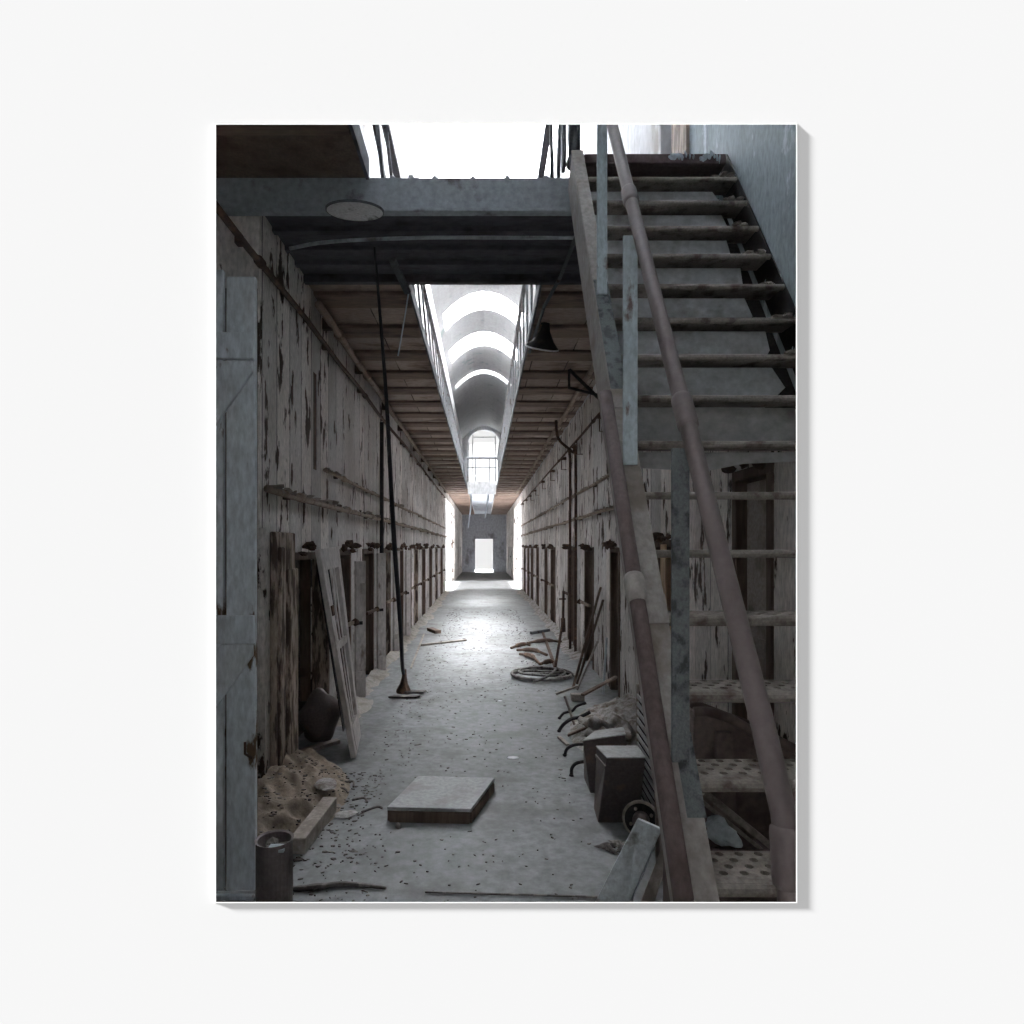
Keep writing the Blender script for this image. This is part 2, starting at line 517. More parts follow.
# dark panel set in the missing-board slot stands in for its shade
struct('slot_shade_panel', MB().box(XL - .012, XL - .006, SLOT[0] + .004, SLOT[1] - .004, SLOT[2] + .004, SLOT[3] - .004), 'rust', 'dark panel standing in for the shade where a wall board is missing')
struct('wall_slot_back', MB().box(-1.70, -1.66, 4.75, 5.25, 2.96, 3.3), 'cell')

# upper storey
w = MB()
UP_L = [(7.9, 8.6), (11.5, 12.2), (15.4, 16.1)]
UP_R = [(4.55, 4.86), (8.0, 8.7), (11.6, 12.3), (15.2, 15.9)]
wall_with_holes(w, XL - 0.16, XL, 3.70, END, ZD, SPR, [(a, b, ZD, 5.7) for a, b in UP_L])
w.box(-2.1, XL - 0.16, 3.70, 3.80, ZD, SPR)
w.box(-2.1, -2.0, WY + 0.02, 3.70, ZD, SPR)
struct('wall_upper_left', w, 'upper', 'white plaster wall of the upper storey opposite the stairs')
w = MB()
wall_with_holes(w, XR, XR + 0.16, 4.52, END, ZS, SPR, [(a, b, ZD, 5.7) for a, b in UP_R])
struct('wall_upper_right', w, 'upper', 'white plaster wall of the upper storey above the stairs')
struct('wall_stair', MB().box(XR, XR + 0.16, WY + 0.02, 4.52, ZS, SPR), 'plaster', 'blue grey plaster wall beside the top of the stairs')
struct('trim_1', MB().box(XR - 0.025, XR - 0.002, 4.17, 4.50, ZD + .01, 5.8), 'jambpeel', 'flaking brown door post on the upper wall at the stair head')
# plaster facing of the same wall further down, in front of the boards
w = MB(); s = XR - 0.012
pts = [(WY + 0.06, 1.75), (1.5, 1.95), (2.1, 2.10), (2.9, 2.25), (3.55, 2.45), (3.7, 3.0), (3.78, ZS), (WY + 0.06, ZS)]
w.prism([(s, a, b) for a, b in pts], (0.011, 0, 0))
struct('wall_stair_plaster', w, 'plaster', 'blue grey plaster beside the stair treads')
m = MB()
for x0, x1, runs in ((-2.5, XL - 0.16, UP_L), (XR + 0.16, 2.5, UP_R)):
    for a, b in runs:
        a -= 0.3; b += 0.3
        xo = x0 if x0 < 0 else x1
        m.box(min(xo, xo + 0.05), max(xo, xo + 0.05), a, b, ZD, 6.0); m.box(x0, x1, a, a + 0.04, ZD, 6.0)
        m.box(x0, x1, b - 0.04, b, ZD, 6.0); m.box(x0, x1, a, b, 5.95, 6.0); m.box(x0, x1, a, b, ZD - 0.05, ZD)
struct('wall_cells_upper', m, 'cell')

# end wall with a low doorway and a tall window above
w = MB(); T = END + 0.3
w.box(-2.9, -0.57, END, T, 0, ZD); w.box(0.57, 2.9, END, T, 0, ZD); w.box(-0.57, 0.57, END, T, 2.12, ZD)
struct('wall_end', w, 'endwall', 'grey plaster wall closing the far end of the corridor')
w = MB(); wz0, wz1, whw = 5.6, 8.2, 1.04
w.box(-2.9, -whw, END, T, ZD, 10); w.box(whw, 2.9, END, T, ZD, 10); w.box(-whw, whw, END, T, ZD, wz0)
arc = [(whw * math.cos(math.pi * k / 16), wz1 + 0.92 * math.sin(math.pi * k / 16)) for k in range(17)]
for k in range(16):
    (xa, za), (xb, zb) = arc[k], arc[k + 1]
    w.hexa([(xb, END, zb), (xa, END, za), (xa, T, za), (xb, T, zb), (xb, END, 10), (xa, END, 10), (xa, T, 10), (xb, T, 10)])
struct('wall_end_upper', w, 'upper', 'white plaster end wall around the tall arched window')
wf = MB()
for x in (-1.0, -0.72, 0.72, 1.0):
    wf.box(x - 0.03, x + 0.03, END + 0.1, END + 0.16, wz0, wz1 + (0.12 if abs(x) > 0.9 else 0.6))
for z in (wz0 + 0.03, wz1 + 0.45):
    wf.box(-0.75, 0.75, END + 0.1, END + 0.16, z - 0.03, z + 0.03)
wd = struct('window_1', wf, 'enamel', 'tall arched window lighting the far end of the vault')
g = MB().box(-1.03, 1.03, END + 0.12, END + 0.13, wz0, wz1 + 0.1); gp = g.build('pane', 'glass', wd)
# pieces of wall around the side passage so that its openings stay open to daylight
m = MB()
m.box(-2.9, XL - 0.16, 21.9, 22.0, 0, ZD); m.box(-2.9, XL - 0.16, 28.2, 28.35, 0, ZD)
m.box(XR + 0.16, 2.9, 22.9, 23.0, 0, ZD); m.box(XR + 0.16, 2.9, 28.4, 28.5, 0, ZD)
struct('wall_passage', m, 'upper', 'white wall ends of the bright side passage')

# ------------------------------------------------------------------ barrel vault with skylights
SKY = [(3.3, 4.5), (6.4, 7.9), (9.6, 15.4), (18.2, 19.6), (21.6, 23.1), (26.3, 26.8)]  # first two, unseen, are added to brighten the stairs and near floor
HW = 1.27


def vz(x):
    return SPR + (CRN - SPR) * (1 - (x / 1.46) ** 2)


xs = [-1.46, -1.35, -HW, -0.98, -0.7, -0.45, -0.2, 0, 0.2, 0.45, 0.7, 0.98, HW, 1.35, 1.5]
cuts = [WY]
for a, b in SKY:
    cuts += [a, b]
cuts.append(END)
w = MB()
for k in range(len(cuts) - 1):
    a, b = cuts[k], cuts[k + 1]; sky = k % 2 == 1
    for i in range(len(xs) - 1):
        if sky and xs[i] >= -HW and xs[i + 1] <= HW:
            continue
        x0, x1 = xs[i], xs[i + 1]; z0, z1 = vz(x0), vz(x1)
        w.hexa([(x0, a, z0), (x1, a, z1), (x1, b, z1), (x0, b, z0), (x0, a, z0 + 0.10), (x1, a, z1 + 0.10), (x1, b, z1 + 0.10), (x0, b, z0 + 0.10)])
w.box(-2.1, -1.46, WY, 3.8, SPR, SPR + 0.2)
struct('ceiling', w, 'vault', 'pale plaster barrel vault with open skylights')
for k, (a, b) in enumerate(SKY):
    zt = vz(HW) + 0.10
    m = MB()
    for x in (-HW - 0.02, HW + 0.02):
        m.bar((x, a, zt + 0.03), (x, b, zt + 0.03), 0.06, 0.06)
    for yy in (a, b):
        pts = [(x, yy, vz(x) + 0.14) for x in xs[2:13]]
        for p, q in zip(pts, pts[1:]):
            m.bar(p, q, 0.05, 0.05)
    o = struct('window_%d' % (k + 2), m, 'vault', 'skylight set in the barrel vault')
    g = MB()
    for x0, x1 in zip(xs[2:12], xs[3:13]):
        g.hexa([(x0, a, vz(x0) + 0.12), (x1, a, vz(x1) + 0.12), (x1, b, vz(x1) + 0.12), (x0, b, vz(x0) + 0.12),
                (x0, a, vz(x0) + 0.126), (x1, a, vz(x1) + 0.126), (x1, b, vz(x1) + 0.126), (x0, b, vz(x0) + 0.126)])
    g.build('pane', 'near_fill' if k < 2 else 'frosted' if k > 2 else 'half', o)

# ------------------------------------------------------------------ balconies, bridges
FARB = 21.0


def balcony(name, label, x0, x1, edge, d0):
    t = thing(name, label, 'balcony', ((x0 + x1) / 2, d0, ZS))
    MB().box(x0, x1, d0, END - 0.01, ZS + 0.035, ZS + 0.10).build('deck', 'soffit', t)
    y = d0 + 0.18
    while y < END - 0.4:
        MB().box(x0 + 0.004, x1 - 0.004, y, y + 0.28, ZS, ZS + 0.035).build('joist', 'joist', t, bevel=0.012)
        y += 0.73
    e = MB()
    s = 1 if edge > 0 else -1
    xi = edge
    e.box(min(xi, xi - s * 0.015), max(xi, xi - s * 0.015), d0, FARB, ZS - 0.02, ZS + 0.09)
    e.build('edge_beam', 'rail', t)
    return t


balcony('upper_balcony', 'long timber balcony over the cell doors opposite the staircase', XL + 0.004, EL - 0.004, EL, 4.70)
balcony('upper_balcony', 'long timber balcony over the cell doors beyond the staircase', ER + 0.004, XR - 0.004, ER, 4.70)

t = thing('balcony_end', 'dark plank balcony end above the battened door', 'balcony', (-1.4, 2.2, ZD))
MB().box(-1.99, -0.72, WY + 0.06, 3.692, ZD - 0.003, ZD + 0.07).build('deck', 'brown', t)
for y in (1.4, 2.1, 2.75, 3.2):
    MB().box(-1.99, -0.73, y, y + 0.08, ZD - 0.02, ZD - 0.004).build('joist', 'joist', t)
m = MB(); m.box(-0.72, -0.70, WY + 0.06, 3.66, ZD - 0.03, ZD + 0.10); m.build('edge_beam', 'darksteel', t)

t = thing('cross_bridge', 'blue grey steel footbridge crossing overhead between the two balconies', 'bridge', (0, 3.68, ZS))
MB().box(XL + 0.004, XR - 0.004, 3.72, 4.68, ZS + 0.06, ZD - 0.01).build('deck', 'darksteel', t)
b = MB().box(-1.995, XR - 0.02, 3.68, 3.72, ZS, ZD - 0.004)
b.box(-1.995, 0.5, 3.66, 3.685, ZS, ZS + 0.02)
part_label(b.build('front_girder', 'steel', t, bevel=0.004), 'pale steel girder face')
MB().box(XL + 0.004, XR - 0.004, 4.64, 4.69, ZS, ZS + 0.06).build('rear_girder', 'darksteel', t)
for y in (3.95, 4.2, 4.42):
    MB().box(XL + 0.004, XR - 0.004, y, y + 0.05, ZS + 0.03, ZS + 0.06).build('joist', 'darksteel', t)
for k in range(9):
    x = -0.55 + k * 0.12 + random.uniform(-.03, .03)
    if k in (0, 1, 2, 4, 6, 8):
        MB().chunk((x, 3.70, ZD + 0.006), 0.02, 0.02, 0.014, k).build('bolt_head', 'steel', t)

t = thing('far_bridge', 'white fronted footbridge crossing high up at the far end', 'bridge', (0, FARB, 3.45))
MB().box(EL + 0.035, ER - 0.035, FARB + 0.06, END - 0.02, 3.72, ZD).build('deck', 'endwall', t)
MB().box(EL + 0.035, ER - 0.035, FARB, FARB + 0.05, 3.45, ZD + 0.03).build('front_girder', 'upper', t)
rl = MB()
rl.tube([(EL, FARB + 0.02, 4.72), (ER, FARB + 0.02, 4.72)], 0.045); rl.build('top_rail', 'rail', t)
MB().tube([(EL, FARB + 0.02, 4.38), (ER, FARB + 0.02, 4.38)], 0.02).build('mid_rail', 'rail', t)
for x in (EL + 0.04, -0.3, 0.2, ER - 0.05):
    MB().box(x - 0.02, x + 0.02, FARB + 0.005, FARB + 0.035, ZD, 4.75).build('post', 'rail', t)


def railing(label, xb, xt, d0):
    zt = 4.66
    t = thing('balcony_railing', label, 'railing', (xb, d0, ZS + 0.1))
    MB().bar((xt, d0, zt), (xt, FARB - 0.05, zt), 0.05, 0.05).build('top_rail', 'rail', t)
    z0 = ZS + 0.102
    z2 = z0 + 0.06
    f = (z2 - z0) / (zt - z0)
    MB().bar((xb + (xt - xb) * f, 4.72, z2), (xb + (xt - xb) * f, FARB - 0.05, z2), 0.02, 0.035).build('bottom_rail', 'rail', t)
    y = d0 + 0.03; k = 0
    while y < FARB - 0.1:
        wd = 0.075 if k == 0 else 0.04
        MB().bar((xb, y, z0 if y > 4.7 else ZD + .002), (xt if y > 4.7 else xb + (xt - xb) * .5, y, zt) if y > 4.7 else (xt, y, zt), 0.022, wd, up=(0, 1, 0)).build('baluster', 'rail', t)
        y += 0.6; k += 1
    MB().bar((xb, d0 + 0.35, ZD + 0.01), (xt, d0 + 0.05, zt - 0.3), 0.02, 0.04, up=(0, 1, 0)).build('brace', 'rail', t)


railing('grey iron railing along the balcony opposite the staircase', EL - 0.03, -0.715, 3.75)
railing('grey iron railing along the balcony beyond the staircase', ER + 0.03, 0.47, 3.58)

# ------------------------------------------------------------------ staircase
TR, RI = 0.132, 0.207
D1, Z1 = 3.33, 3.66
SX0, SX1 = 0.575, 1.405
SL = RI / TR
th = math.atan(SL)
U = V((0, -math.cos(th), -math.sin(th)))       # down the flight
NRM = V((0, -math.sin(th), math.cos(th)))      # out of the flight
st = thing('staircase', 'steep iron staircase climbing to the upper storey with perforated treads', 'staircase', (1.0, 1.0, 0))


def nose(i):
    return D1 - TR * (i - 1), Z1 - RI * (i - 1)


def perforated(x0, x1, y0, y1, z0, z1, pitch=0.0):
    m = MB()
    nx = round((x1 - x0) / 0.027); ny = 5
    cx = (x1 - x0) / nx; cy = (y1 - y0) / ny
    for j in range(ny):
        for i in range(nx):
            ax, ay = x0 + i * cx, y0 + j * cy
            hole = (i + j) % 2 == 0 and 0 < j
            b = len(m.v)
            sq = [(0, 0), (.5, 0), (1, 0), (1, .5), (1, 1), (.5, 1), (0, 1), (0, .5)]
            if not hole:
                m.box(ax, ax + cx, ay, ay + cy, z0, z1); continue
            for z in (z1, z0):
                for u, v in sq:
                    m.v.append(V((ax + u * cx, ay + v * cy, z)))
                for k in range(8):
                    g = -3 * math.pi / 4 + k * math.pi / 4
                    m.v.append(V((ax + cx * (.5 + .44 * math.cos(g)), ay + cy * (.5 + .36 * math.sin(g)), z)))
            for k in range(8):
                k2 = (k + 1) % 8
                m.f.append((b + k, b + k2, b + 8 + k2, b + 8 + k))
                m.f.append((b + 16 + k2, b + 16 + k, b + 24 + k, b + 24 + k2))
                m.f.append((b + 8 + k, b + 8 + k2, b + 24 + k2, b + 24 + k))
    return m


for i in range(1, 19):
    d, z = nose(i)
    if d < 1.02:
        break
    if i >= 12:
        m = perforated(SX0, SX1, d + 0.012, d + 0.172, z - 0.012, z)
        m.tube([(SX0, d + 0.012, z - 0.016), (SX1, d + 0.012, z - 0.016)], 0.016, 10)
        o = m.build('tread', 'tread', st)
    else:
        m = MB()
        m.box(SX0, SX1, d + 0.012, d + 0.16, z - 0.014, z)
        m.tube([(SX0, d + 0.014, z - 0.013), (SX1, d + 0.014, z - 0.013)], 0.014, 10)
        if i < 9:
            for q in range(5):
                m.chunk((random.uniform(SX1 - 0.12, SX1 - 0.02), d + random.uniform(0.0, 0.05), z + 0.006), 0.03, 0.02, 0.012, q + i)
        o = m.build('tread', 'tread', st)
    # closed risers survive on the upper steps only, broken away at their wall end
    if i <= 9:
        xr = SX1 - random.uniform(0.05, 0.13)
        zb = z - RI + 0.002; zt = z - 0.03
        yb = d + 0.098
        if i == 9:
            pl = [(SX0, zt), (SX1 - 0.02, zt), (SX1 - 0.06, zt - 0.03), (SX0 + 0.45, zt - 0.045), (SX0 + 0.3, zt - 0.075), (SX0, zt - 0.06)]
        else:
            pl = [(SX0, zb), (xr - 0.05, zb), (xr + random.uniform(-.01, .05), (zb + zt) / 2), (xr - 0.02, zt), (SX0, zt)]
        MB().prism([(x, yb, zz) for x, zz in pl], (0, 0.008, 0)).build('riser', 'riser', st)
        if i % 2 == 0 and i < 9:
            MB().bar((xr + 0.09, d + 0.07, zb + 0.02), (xr + 0.12, d + 0.06, zt), 0.03, 0.008, up=(0, 1, 0)).build('bracket', 'blue', st)


def along(s, x, h=0.0):
    """a point s metres down the flight from its top, h out of it"""
    return V((x, 3.50, Z1 + SL * 0.17)) + U * s + NRM * h


TOT = (Z1 + SL * 0.17) / math.sin(th)
FX0, FX1 = 0.503, 0.570
off = 0.018
m = MB()
# channel: flange facing up the flight, web facing the corridor
def obox(m, s0, s1, x0, x1, h0, h1):
    m.hexa([along(s0, x0, h0), along(s0, x1, h0), along(s1, x1, h0), along(s1, x0, h0),
            along(s0, x0, h1), along(s0, x1, h1), along(s1, x1, h1), along(s1, x0, h1)])


LEN = (along(0, 0, off).z - 0.02) / math.sin(th)
LENW = (along(0, 0, off - 0.2).z - 0.01) / math.sin(th)
obox(m, 0.06, LEN, FX0, FX1, off - 0.012, off)
fl = m.build('stringer', 'stringer', st, bevel=0.003)
m = MB(); obox(m, 0.10, LENW, FX0, FX0 + 0.012, off - 0.19, off - 0.012)
obox(m, 0.10, LENW, FX0, FX1, off - 0.20, off - 0.19)
part_label(m.build('web', 'stringer', fl), 'side face of the stair stringer')
# flaking blue paint left where the second post is fixed
m = MB(); obox(m, 1.30, 2.02, FX0 + 0.004, FX1 + 0.002, off, off + 0.002)
m.build('paint_patch', 'mottled', fl)
m = MB(); obox(m, 3.38, 3.60, FX0 + 0.022, FX1 + 0.004, off, off + 0.0025)
m.build('paint_patch', 'mottled', fl)
for s in (2.03, 2.95):
    m = MB(); obox(m, s, s + 0.1, FX0 - 0.004, FX1, off, off + 0.006); m.build('weld_plate', 'stringer', fl)
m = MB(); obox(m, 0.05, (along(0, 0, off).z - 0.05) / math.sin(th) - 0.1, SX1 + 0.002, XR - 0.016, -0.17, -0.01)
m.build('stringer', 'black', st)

m = MB(); obox(m, 0.15, 1.9, 0.80, SX1 + 0.001, -0.215, -0.205)  # black sheet added so the gaps at the riser ends look shaded
part_label(m.build('riser_gap_shade', 'black', st), 'dark sheet added as shade behind the riser ends')
# handrail and its posts
HX = 0.56
hp = [V((HX, 3.30, 4.48)), V((HX, 2.62, 3.44)), V((HX, 1.80, 2.165)), V((HX, 1.66, 1.955)), V((HX, 1.20, 1.235)), V((HX, 1.12, 1.10)), V((HX, 1.095, 1.0)), V((HX, 1.09, 0.0))]
hr = MB().tube(hp, 0.0235, 20).build('handrail', 'brownpipe', st, smooth=True)


def sleeve(p, a, r, l):
    a = V(a).normalized(); p = V(p)
    prof = [(0.0238, -l / 2 - 0.006), (r * 0.96, -l / 2), (r, -l / 2 + 0.012), (r, l / 2 - 0.012), (r * 0.96, l / 2), (0.0238, l / 2 + 0.006)]
    return MB().lathe(prof, p, a, 24)


dirh = (hp[1] - hp[3]).normalized()
sleeve(hp[1] + (hp[2] - hp[1]) * 0.39, dirh, 0.030, 0.085).build('pipe_coupling', 'brownpipe', hr, smooth=True)
sleeve(hp[3] + (hp[2] - hp[3]) * 0.1, dirh, 0.029, 0.11).build('pipe_coupling', 'brownpipe', hr, smooth=True)
sleeve((HX, 1.105, 1.03), (0, 0.12, 1), 0.030, 0.10).build('pipe_coupling', 'brownpipe', hr, smooth=True)


def hz(d):
    for a, b in zip(hp, hp[1:]):
        if b.y <= d <= a.y:
            return b.z + (a.z - b.z) * (d - b.y) / (a.y - b.y)
    return hp[0].z


for d, xx, wd, mt in ((2.72, 0.535, 0.046, 'blue'), (2.18, 0.531, 0.052, 'blue'), (1.62, 0.530, 0.047, 'mottled')):
    zf = along(0, 0, off).z - (along(0, 0, off).y - d) * SL
    o = MB().box(xx - wd / 2, xx + wd / 2, d - 0.006, d + 0.006, zf + 0.008, hz(d) - 0.026).build('baluster', mt, st, bevel=0.002)
# pipe that runs along the foot of the stringer
lp = [V((0.478, d, 1.42 + 0.06 + (d - 1.9) * SL)) for d in (2.36, 1.9, 1.3, 1.02)]
lr = MB().tube(lp, 0.0245, 18).build('lower_pipe', 'darkbrown', st, smooth=True)
m = MB().lathe([(0.025, -.05), (0.030, -.045), (0.033, -.03), (0.033, .03), (0.030, .045), (0.025, .05)], lp[1] - V((0, 0.005, 0.01)), dirh, 24)
m.build('pipe_coupling', 'stringer', lr, smooth=True)
# landing
t = thing('stair_landing', 'rusty iron landing where the staircase meets the footbridge', 'landing', (0.97, 3.5, ZS))
MB().box(0.58, SX1 - 0.004, 3.50, 3.67, ZD - 0.05, ZD).build('deck', 'darkbrown', t)
m = MB().box(0.58, SX1 - 0.004, 3.47, 3.50, ZD - 0.05, ZD + 0.005)
m.build('edge_plate', 'darkbrown', t, bevel=0.004)
for x in (0.93, 1.14, 1.33):
    MB().box(x - 0.008, x + 0.008, 3.62, 3.65, Z1 + 0.0, ZD - 0.05).build('strut', 'blue', t)
m = MB()
for k in range(7):
    m.chunk((1.09 + 0.02 * k, 3.472, ZD - .01 + random.uniform(-.008, .008)), random.uniform(.02, .035), 0.006, random.uniform(.012, .02), k * 2, 2, .5)
part_label(m.build('plaster_crust', 'blue', t), 'pale plaster crust on the landing edge')
m = MB()
for k in range(9):
    m.chunk((1.25 + 0.014 * k, 3.472, ZD + random.uniform(-.03, .008)), random.uniform(.015, .028), 0.006, random.uniform(.012, .024), k * 2 + 20, 2, .5)
m.build('plaster_crust', 'blue', t)
t = thing('newel_post', 'stout dark post standing on the landing at the head of the stairs', 'post', (0.54, 3.585, ZD))
MB().tube([(0.54, 3.585, ZD + 0.01), (0.54, 3.585, ZD + 0.95)], 0.036, 16).build('shaft', 'rail', t, smooth=True)
MB().lathe([(0.0, 0.0), (0.047, 0.0), (0.047, 0.03), (0.040, 0.05), (0.036, 0.055)], (0.54, 3.585, ZD + 0.004), (0, 0, 1), 18).build('base', 'rail', t)

# ------------------------------------------------------------------ cell doorways
ORD = ['first', 'second', 'third', 'fourth', 'fifth', 'sixth', 'seventh', 'eighth', 'ninth', 'tenth', 'eleventh', 'twelfth']


def doorway(side, k, a, b, h, leaf=True, shut=False, leafmat='brown', latch=True, jamb='brown'):
    x = XL if side < 0 else XR
    s = -side                               # towards the corridor
    where = 'opposite the staircase' if side < 0 else 'along the staircase side'
    t = thing('cell_doorway', '%s low cell doorway %s, counted from the stairs end' % (ORD[k], where), 'doorway', (x, (a + b) / 2, 0),
              'cell doorways opposite the staircase' if side < 0 else 'cell doorways on the staircase side')

    def bx(x0, x1, *r):
        return MB().box(min(x0, x1), max(x0, x1), *r)
    e = 0.004
    for (p, q) in ((a + e, a + 0.06), (b - 0.06, b - e)):
        bx(x - s * 0.13, x + s * 0.012, p, q, 0.0, h - 0.06).build('jamb', jamb, t, bevel=0.004)
    m = bx(x - s * 0.13, x + s * 0.012, a + e, b - e, h - 0.06, h - e)
    m.build('lintel', 'brown', t, bevel=0.004)
    m = MB()
    for q in range(6 if k or side > 0 else 2):
        m.chunk((x + s * 0.062, a + (b - a) * (q + .5) / 6 + random.uniform(-.03, .03), h + random.uniform(-0.02, 0.05)), 0.03, random.uniform(.02, .06), random.uniform(.015, .04), q * 3 + k, 2, 0.8)
    part_label(m.build('crumbling_edge', 'rust', t), 'crumbling brown edge over the opening')
    if shut:
        bx(x + s * -.02, x + s * -.06, a + .115, b - .13, .02, h - .08).build('leaf', 'plank', t, bevel=.004)
        bx(x + s * -.012, x + s * -.019, a + .115, b - .13, 1.0, 1.12).build('rail', 'plank', t)
    elif leaf:
        # leaf hangs on the far jamb and stands open into the cell
        wv = (b - a) - 0.14; ang = math.radians(62)
        hx, hy = x - s * 0.05, b - 0.07
        ex, ey = hx - s * wv * math.sin(ang), hy - wv * math.cos(ang)
        m = MB().bar((hx, hy, h / 2 - 0.02), (ex, ey, h / 2 - 0.02), 0.04, h - 0.16)
        lf = m.build('leaf', leafmat, t, bevel=0.004)
        for zz in (0.35, h - 0.35):
            MB().bar((hx + s * 0.0, hy - 0.028, zz), (ex, ey - 0.028, zz), 0.012, 0.09).build('rail', leafmat, lf)
    if latch:
        z = 0.82
        be = b - .13 if side < 0 and 1 <= k <= 4 else b
        lt = MB().bar((x + s * 0.03, a + 0.12, z), (x + s * 0.05, be + 0.10, z), 0.03, 0.035).build('latch', 'pipe' if k % 2 else 'rust', t)
        MB().chunk((x + s * 0.065, be + 0.07, z), 0.03, 0.045, 0.04, k).build('latch_knob', 'rust', lt)
    return t


for k, (a, b, h) in enumerate(L_OPEN):
    doorway(-1, k, a, b, h, leaf=k > 0, latch=k > 0, jamb='brown' if k % 3 else 'jambpeel',
            leafmat='tan' if k in (6, 8) else 'brown')
for k, (a, b, h) in enumerate(R_OPEN):
    doorway(1, k, a, b, h, shut=k == 0, leafmat='tan' if k == 1 else 'brown', latch=k > 2)

# narrow white door leaves standing against the piers
def edge_leaf(label, d, wv, h, out, mat='doorwhite', group=None):
    x = XL + 0.02
    t = thing('door_leaf', label, 'door', (x, d, 0), group)
    m = MB().bar((x + 0.02, d + 0.02, h / 2 + 0.002), (x + out, d + wv, h / 2 + 0.002), 0.035, h)
    p = m.build('panel', mat, t, bevel=0.004)
    for zz in (0.25, h - 0.2):
        MB().bar((x + 0.03, d - 0.004, zz), (x + out, d + wv - 0.024, zz), 0.008, 0.07).build('batten', mat, t)
    MB().bar((x + 0.04, d - 0.012, 0.8), (x + out * 0.9, d + wv * .7 - 0.05, 0.8), 0.012, 0.035).build('latch', 'black', t)


edge_leaf('off white door leaf standing ajar behind the leaning slatted door', 6.31, 0.10, 1.45, 0.11)
edge_leaf('white door leaf standing ajar beside the black vertical pipe', 7.62, 0.12, 1.52, 0.105)
edge_leaf('grey white door leaf beside the hanging cable', 8.99, 0.14, 1.54, 0.09)
edge_leaf('pale narrow door leaf just beyond the hanging cable', 10.40, 0.14, 1.54, 0.08)

# flaking post beside the battened door
m = MB()
m.box(XL + 0.006, XL + 0.05, 3.90, 4.30, 0.0, 1.70)
m.box(XL + 0.05, XL + 0.075, 3.92, 4.02, 0.0, 1.6)
m.box(XL + 0.05, XL + 0.085, 4.08, 4.26, 0.06, 1.45)
tag(m.build('flaking_post', 'jambpeel', bevel=0.01), 'flaking brown timber facing beside the battened grey door', 'timber')

# ------------------------------------------------------------------ battened door (near the picture's edge)
dd = 2.74
x0, x1 = at(160, 0, dd).x, at(256.5, 0, dd).x
zt = at(0, 272, dd).z
t = thing('battened_door', 'tall grey painted plank door with ledges and diagonal braces', 'door', ((x0 + x1) / 2, dd, 0))
xb = [x0, at(192, 0, dd).x, at(224.5, 0, dd).x, x1]
for k in range(3):
    g = 0.007
    zz = zt + (0.012 if k == 1 else 0) - 0.02 * (k == 2)
    MB().box(xb[k] + g, xb[k + 1] - g, dd, dd + 0.03, 0.03, zz).build('plank', 'door', t, bevel=0.004)
for (py0, py1) in ((334, 360), (615, 643), (893, 905)):
    za, zb = at(0, py1, dd).z, at(0, py0, dd).z
    MB().box(x0 + 0.01, x1 - 0.004, dd - 0.028, dd - 0.001, max(za, 0.0), zb).build('ledge', 'door', t, bevel=0.004)
for dy in (0, 282):
    pl = [at(px, py + dy, dd - .001) for px, py in ((222, 362), (254, 362), (254, 373), (186, 470), (186, 412))]
    MB().prism(pl, (0, -.022, 0)).build('brace', 'door', t, bevel=0.004)
MB().box(x0 + 0.01, x1 - 0.01, dd + 0.031, dd + 0.04, 0.05, zt - 0.06).build('backing', 'brown', t)
m = MB().tube([at(245, 742, dd - 0.02), at(245, 754, dd - 0.03), at(252, 758, dd - 0.02)], 0.006, 8)
m.build('latch_hook', 'rust', t)

# ------------------------------------------------------------------ leaning slatted door
B0, B1 = V((-1.00, 4.50, 0.012)), V((-1.07, 5.02, 0.012))
T0, T1 = V((-1.355, 4.80, 1.575)), V((-1.315, 5.28, 1.60))
wd, ht = (B1 - B0).length, (T0 - B0).length
en = (T0 - B0).cross(B1 - B0).normalized()
if en.x < 0:
    en = -en
t = thing('slatted_door', 'off white slatted door leaning against the wall over a dark opening', 'door', (B0 + B1) / 2)


def dp(u, v, h=0):
    fu, fv = u / wd, v / ht
    return B0 * (1 - fu) * (1 - fv) + B1 * fu * (1 - fv) + T0 * (1 - fu) * fv + T1 * fu * fv + en * h


def dbox(u0, u1, v0, v1, h0, h1):
    return MB().hexa([dp(u0, v0, h0), dp(u1, v0, h0), dp(u1, v1, h0), dp(u0, v1, h0), dp(u0, v0, h1), dp(u1, v0, h1), dp(u1, v1, h1), dp(u0, v1, h1)])


dbox(0, .085, 0, ht, 0, .04).build('stile', 'doorwhite', t, bevel=.003)
dbox(wd - .085, wd, 0, ht, 0, .04).build('stile', 'doorwhite', t, bevel=.003)
dbox(.085, wd - .085, ht - .18, ht, 0, .04).build('rail', 'doorwhite', t, bevel=.003)
dbox(.085, wd - .085, 0, .2, 0, .04).build('rail', 'doorwhite', t, bevel=.003)
dbox(.085, wd - .085, .80, .86, .006, .034).build('rail', 'doorwhite', t, bevel=.003)
n = 3; gw = (wd - .17) / (n + 1.7 * (n + 1))
for k in range(n):
    u = .085 + gw * (2.7 * k + 1.7)
    dbox(u, u + gw, .2, ht - .18, .014, .022).build('slat', 'doorwhite', t, bevel=.003)
dbox(.10, wd - .10, .18, ht - .16, -.04, -.034).build('backing', 'black', t)
dbox(.02, .07, ht - .55, ht - .47, .04, .055).build('hinge', 'rust', t)

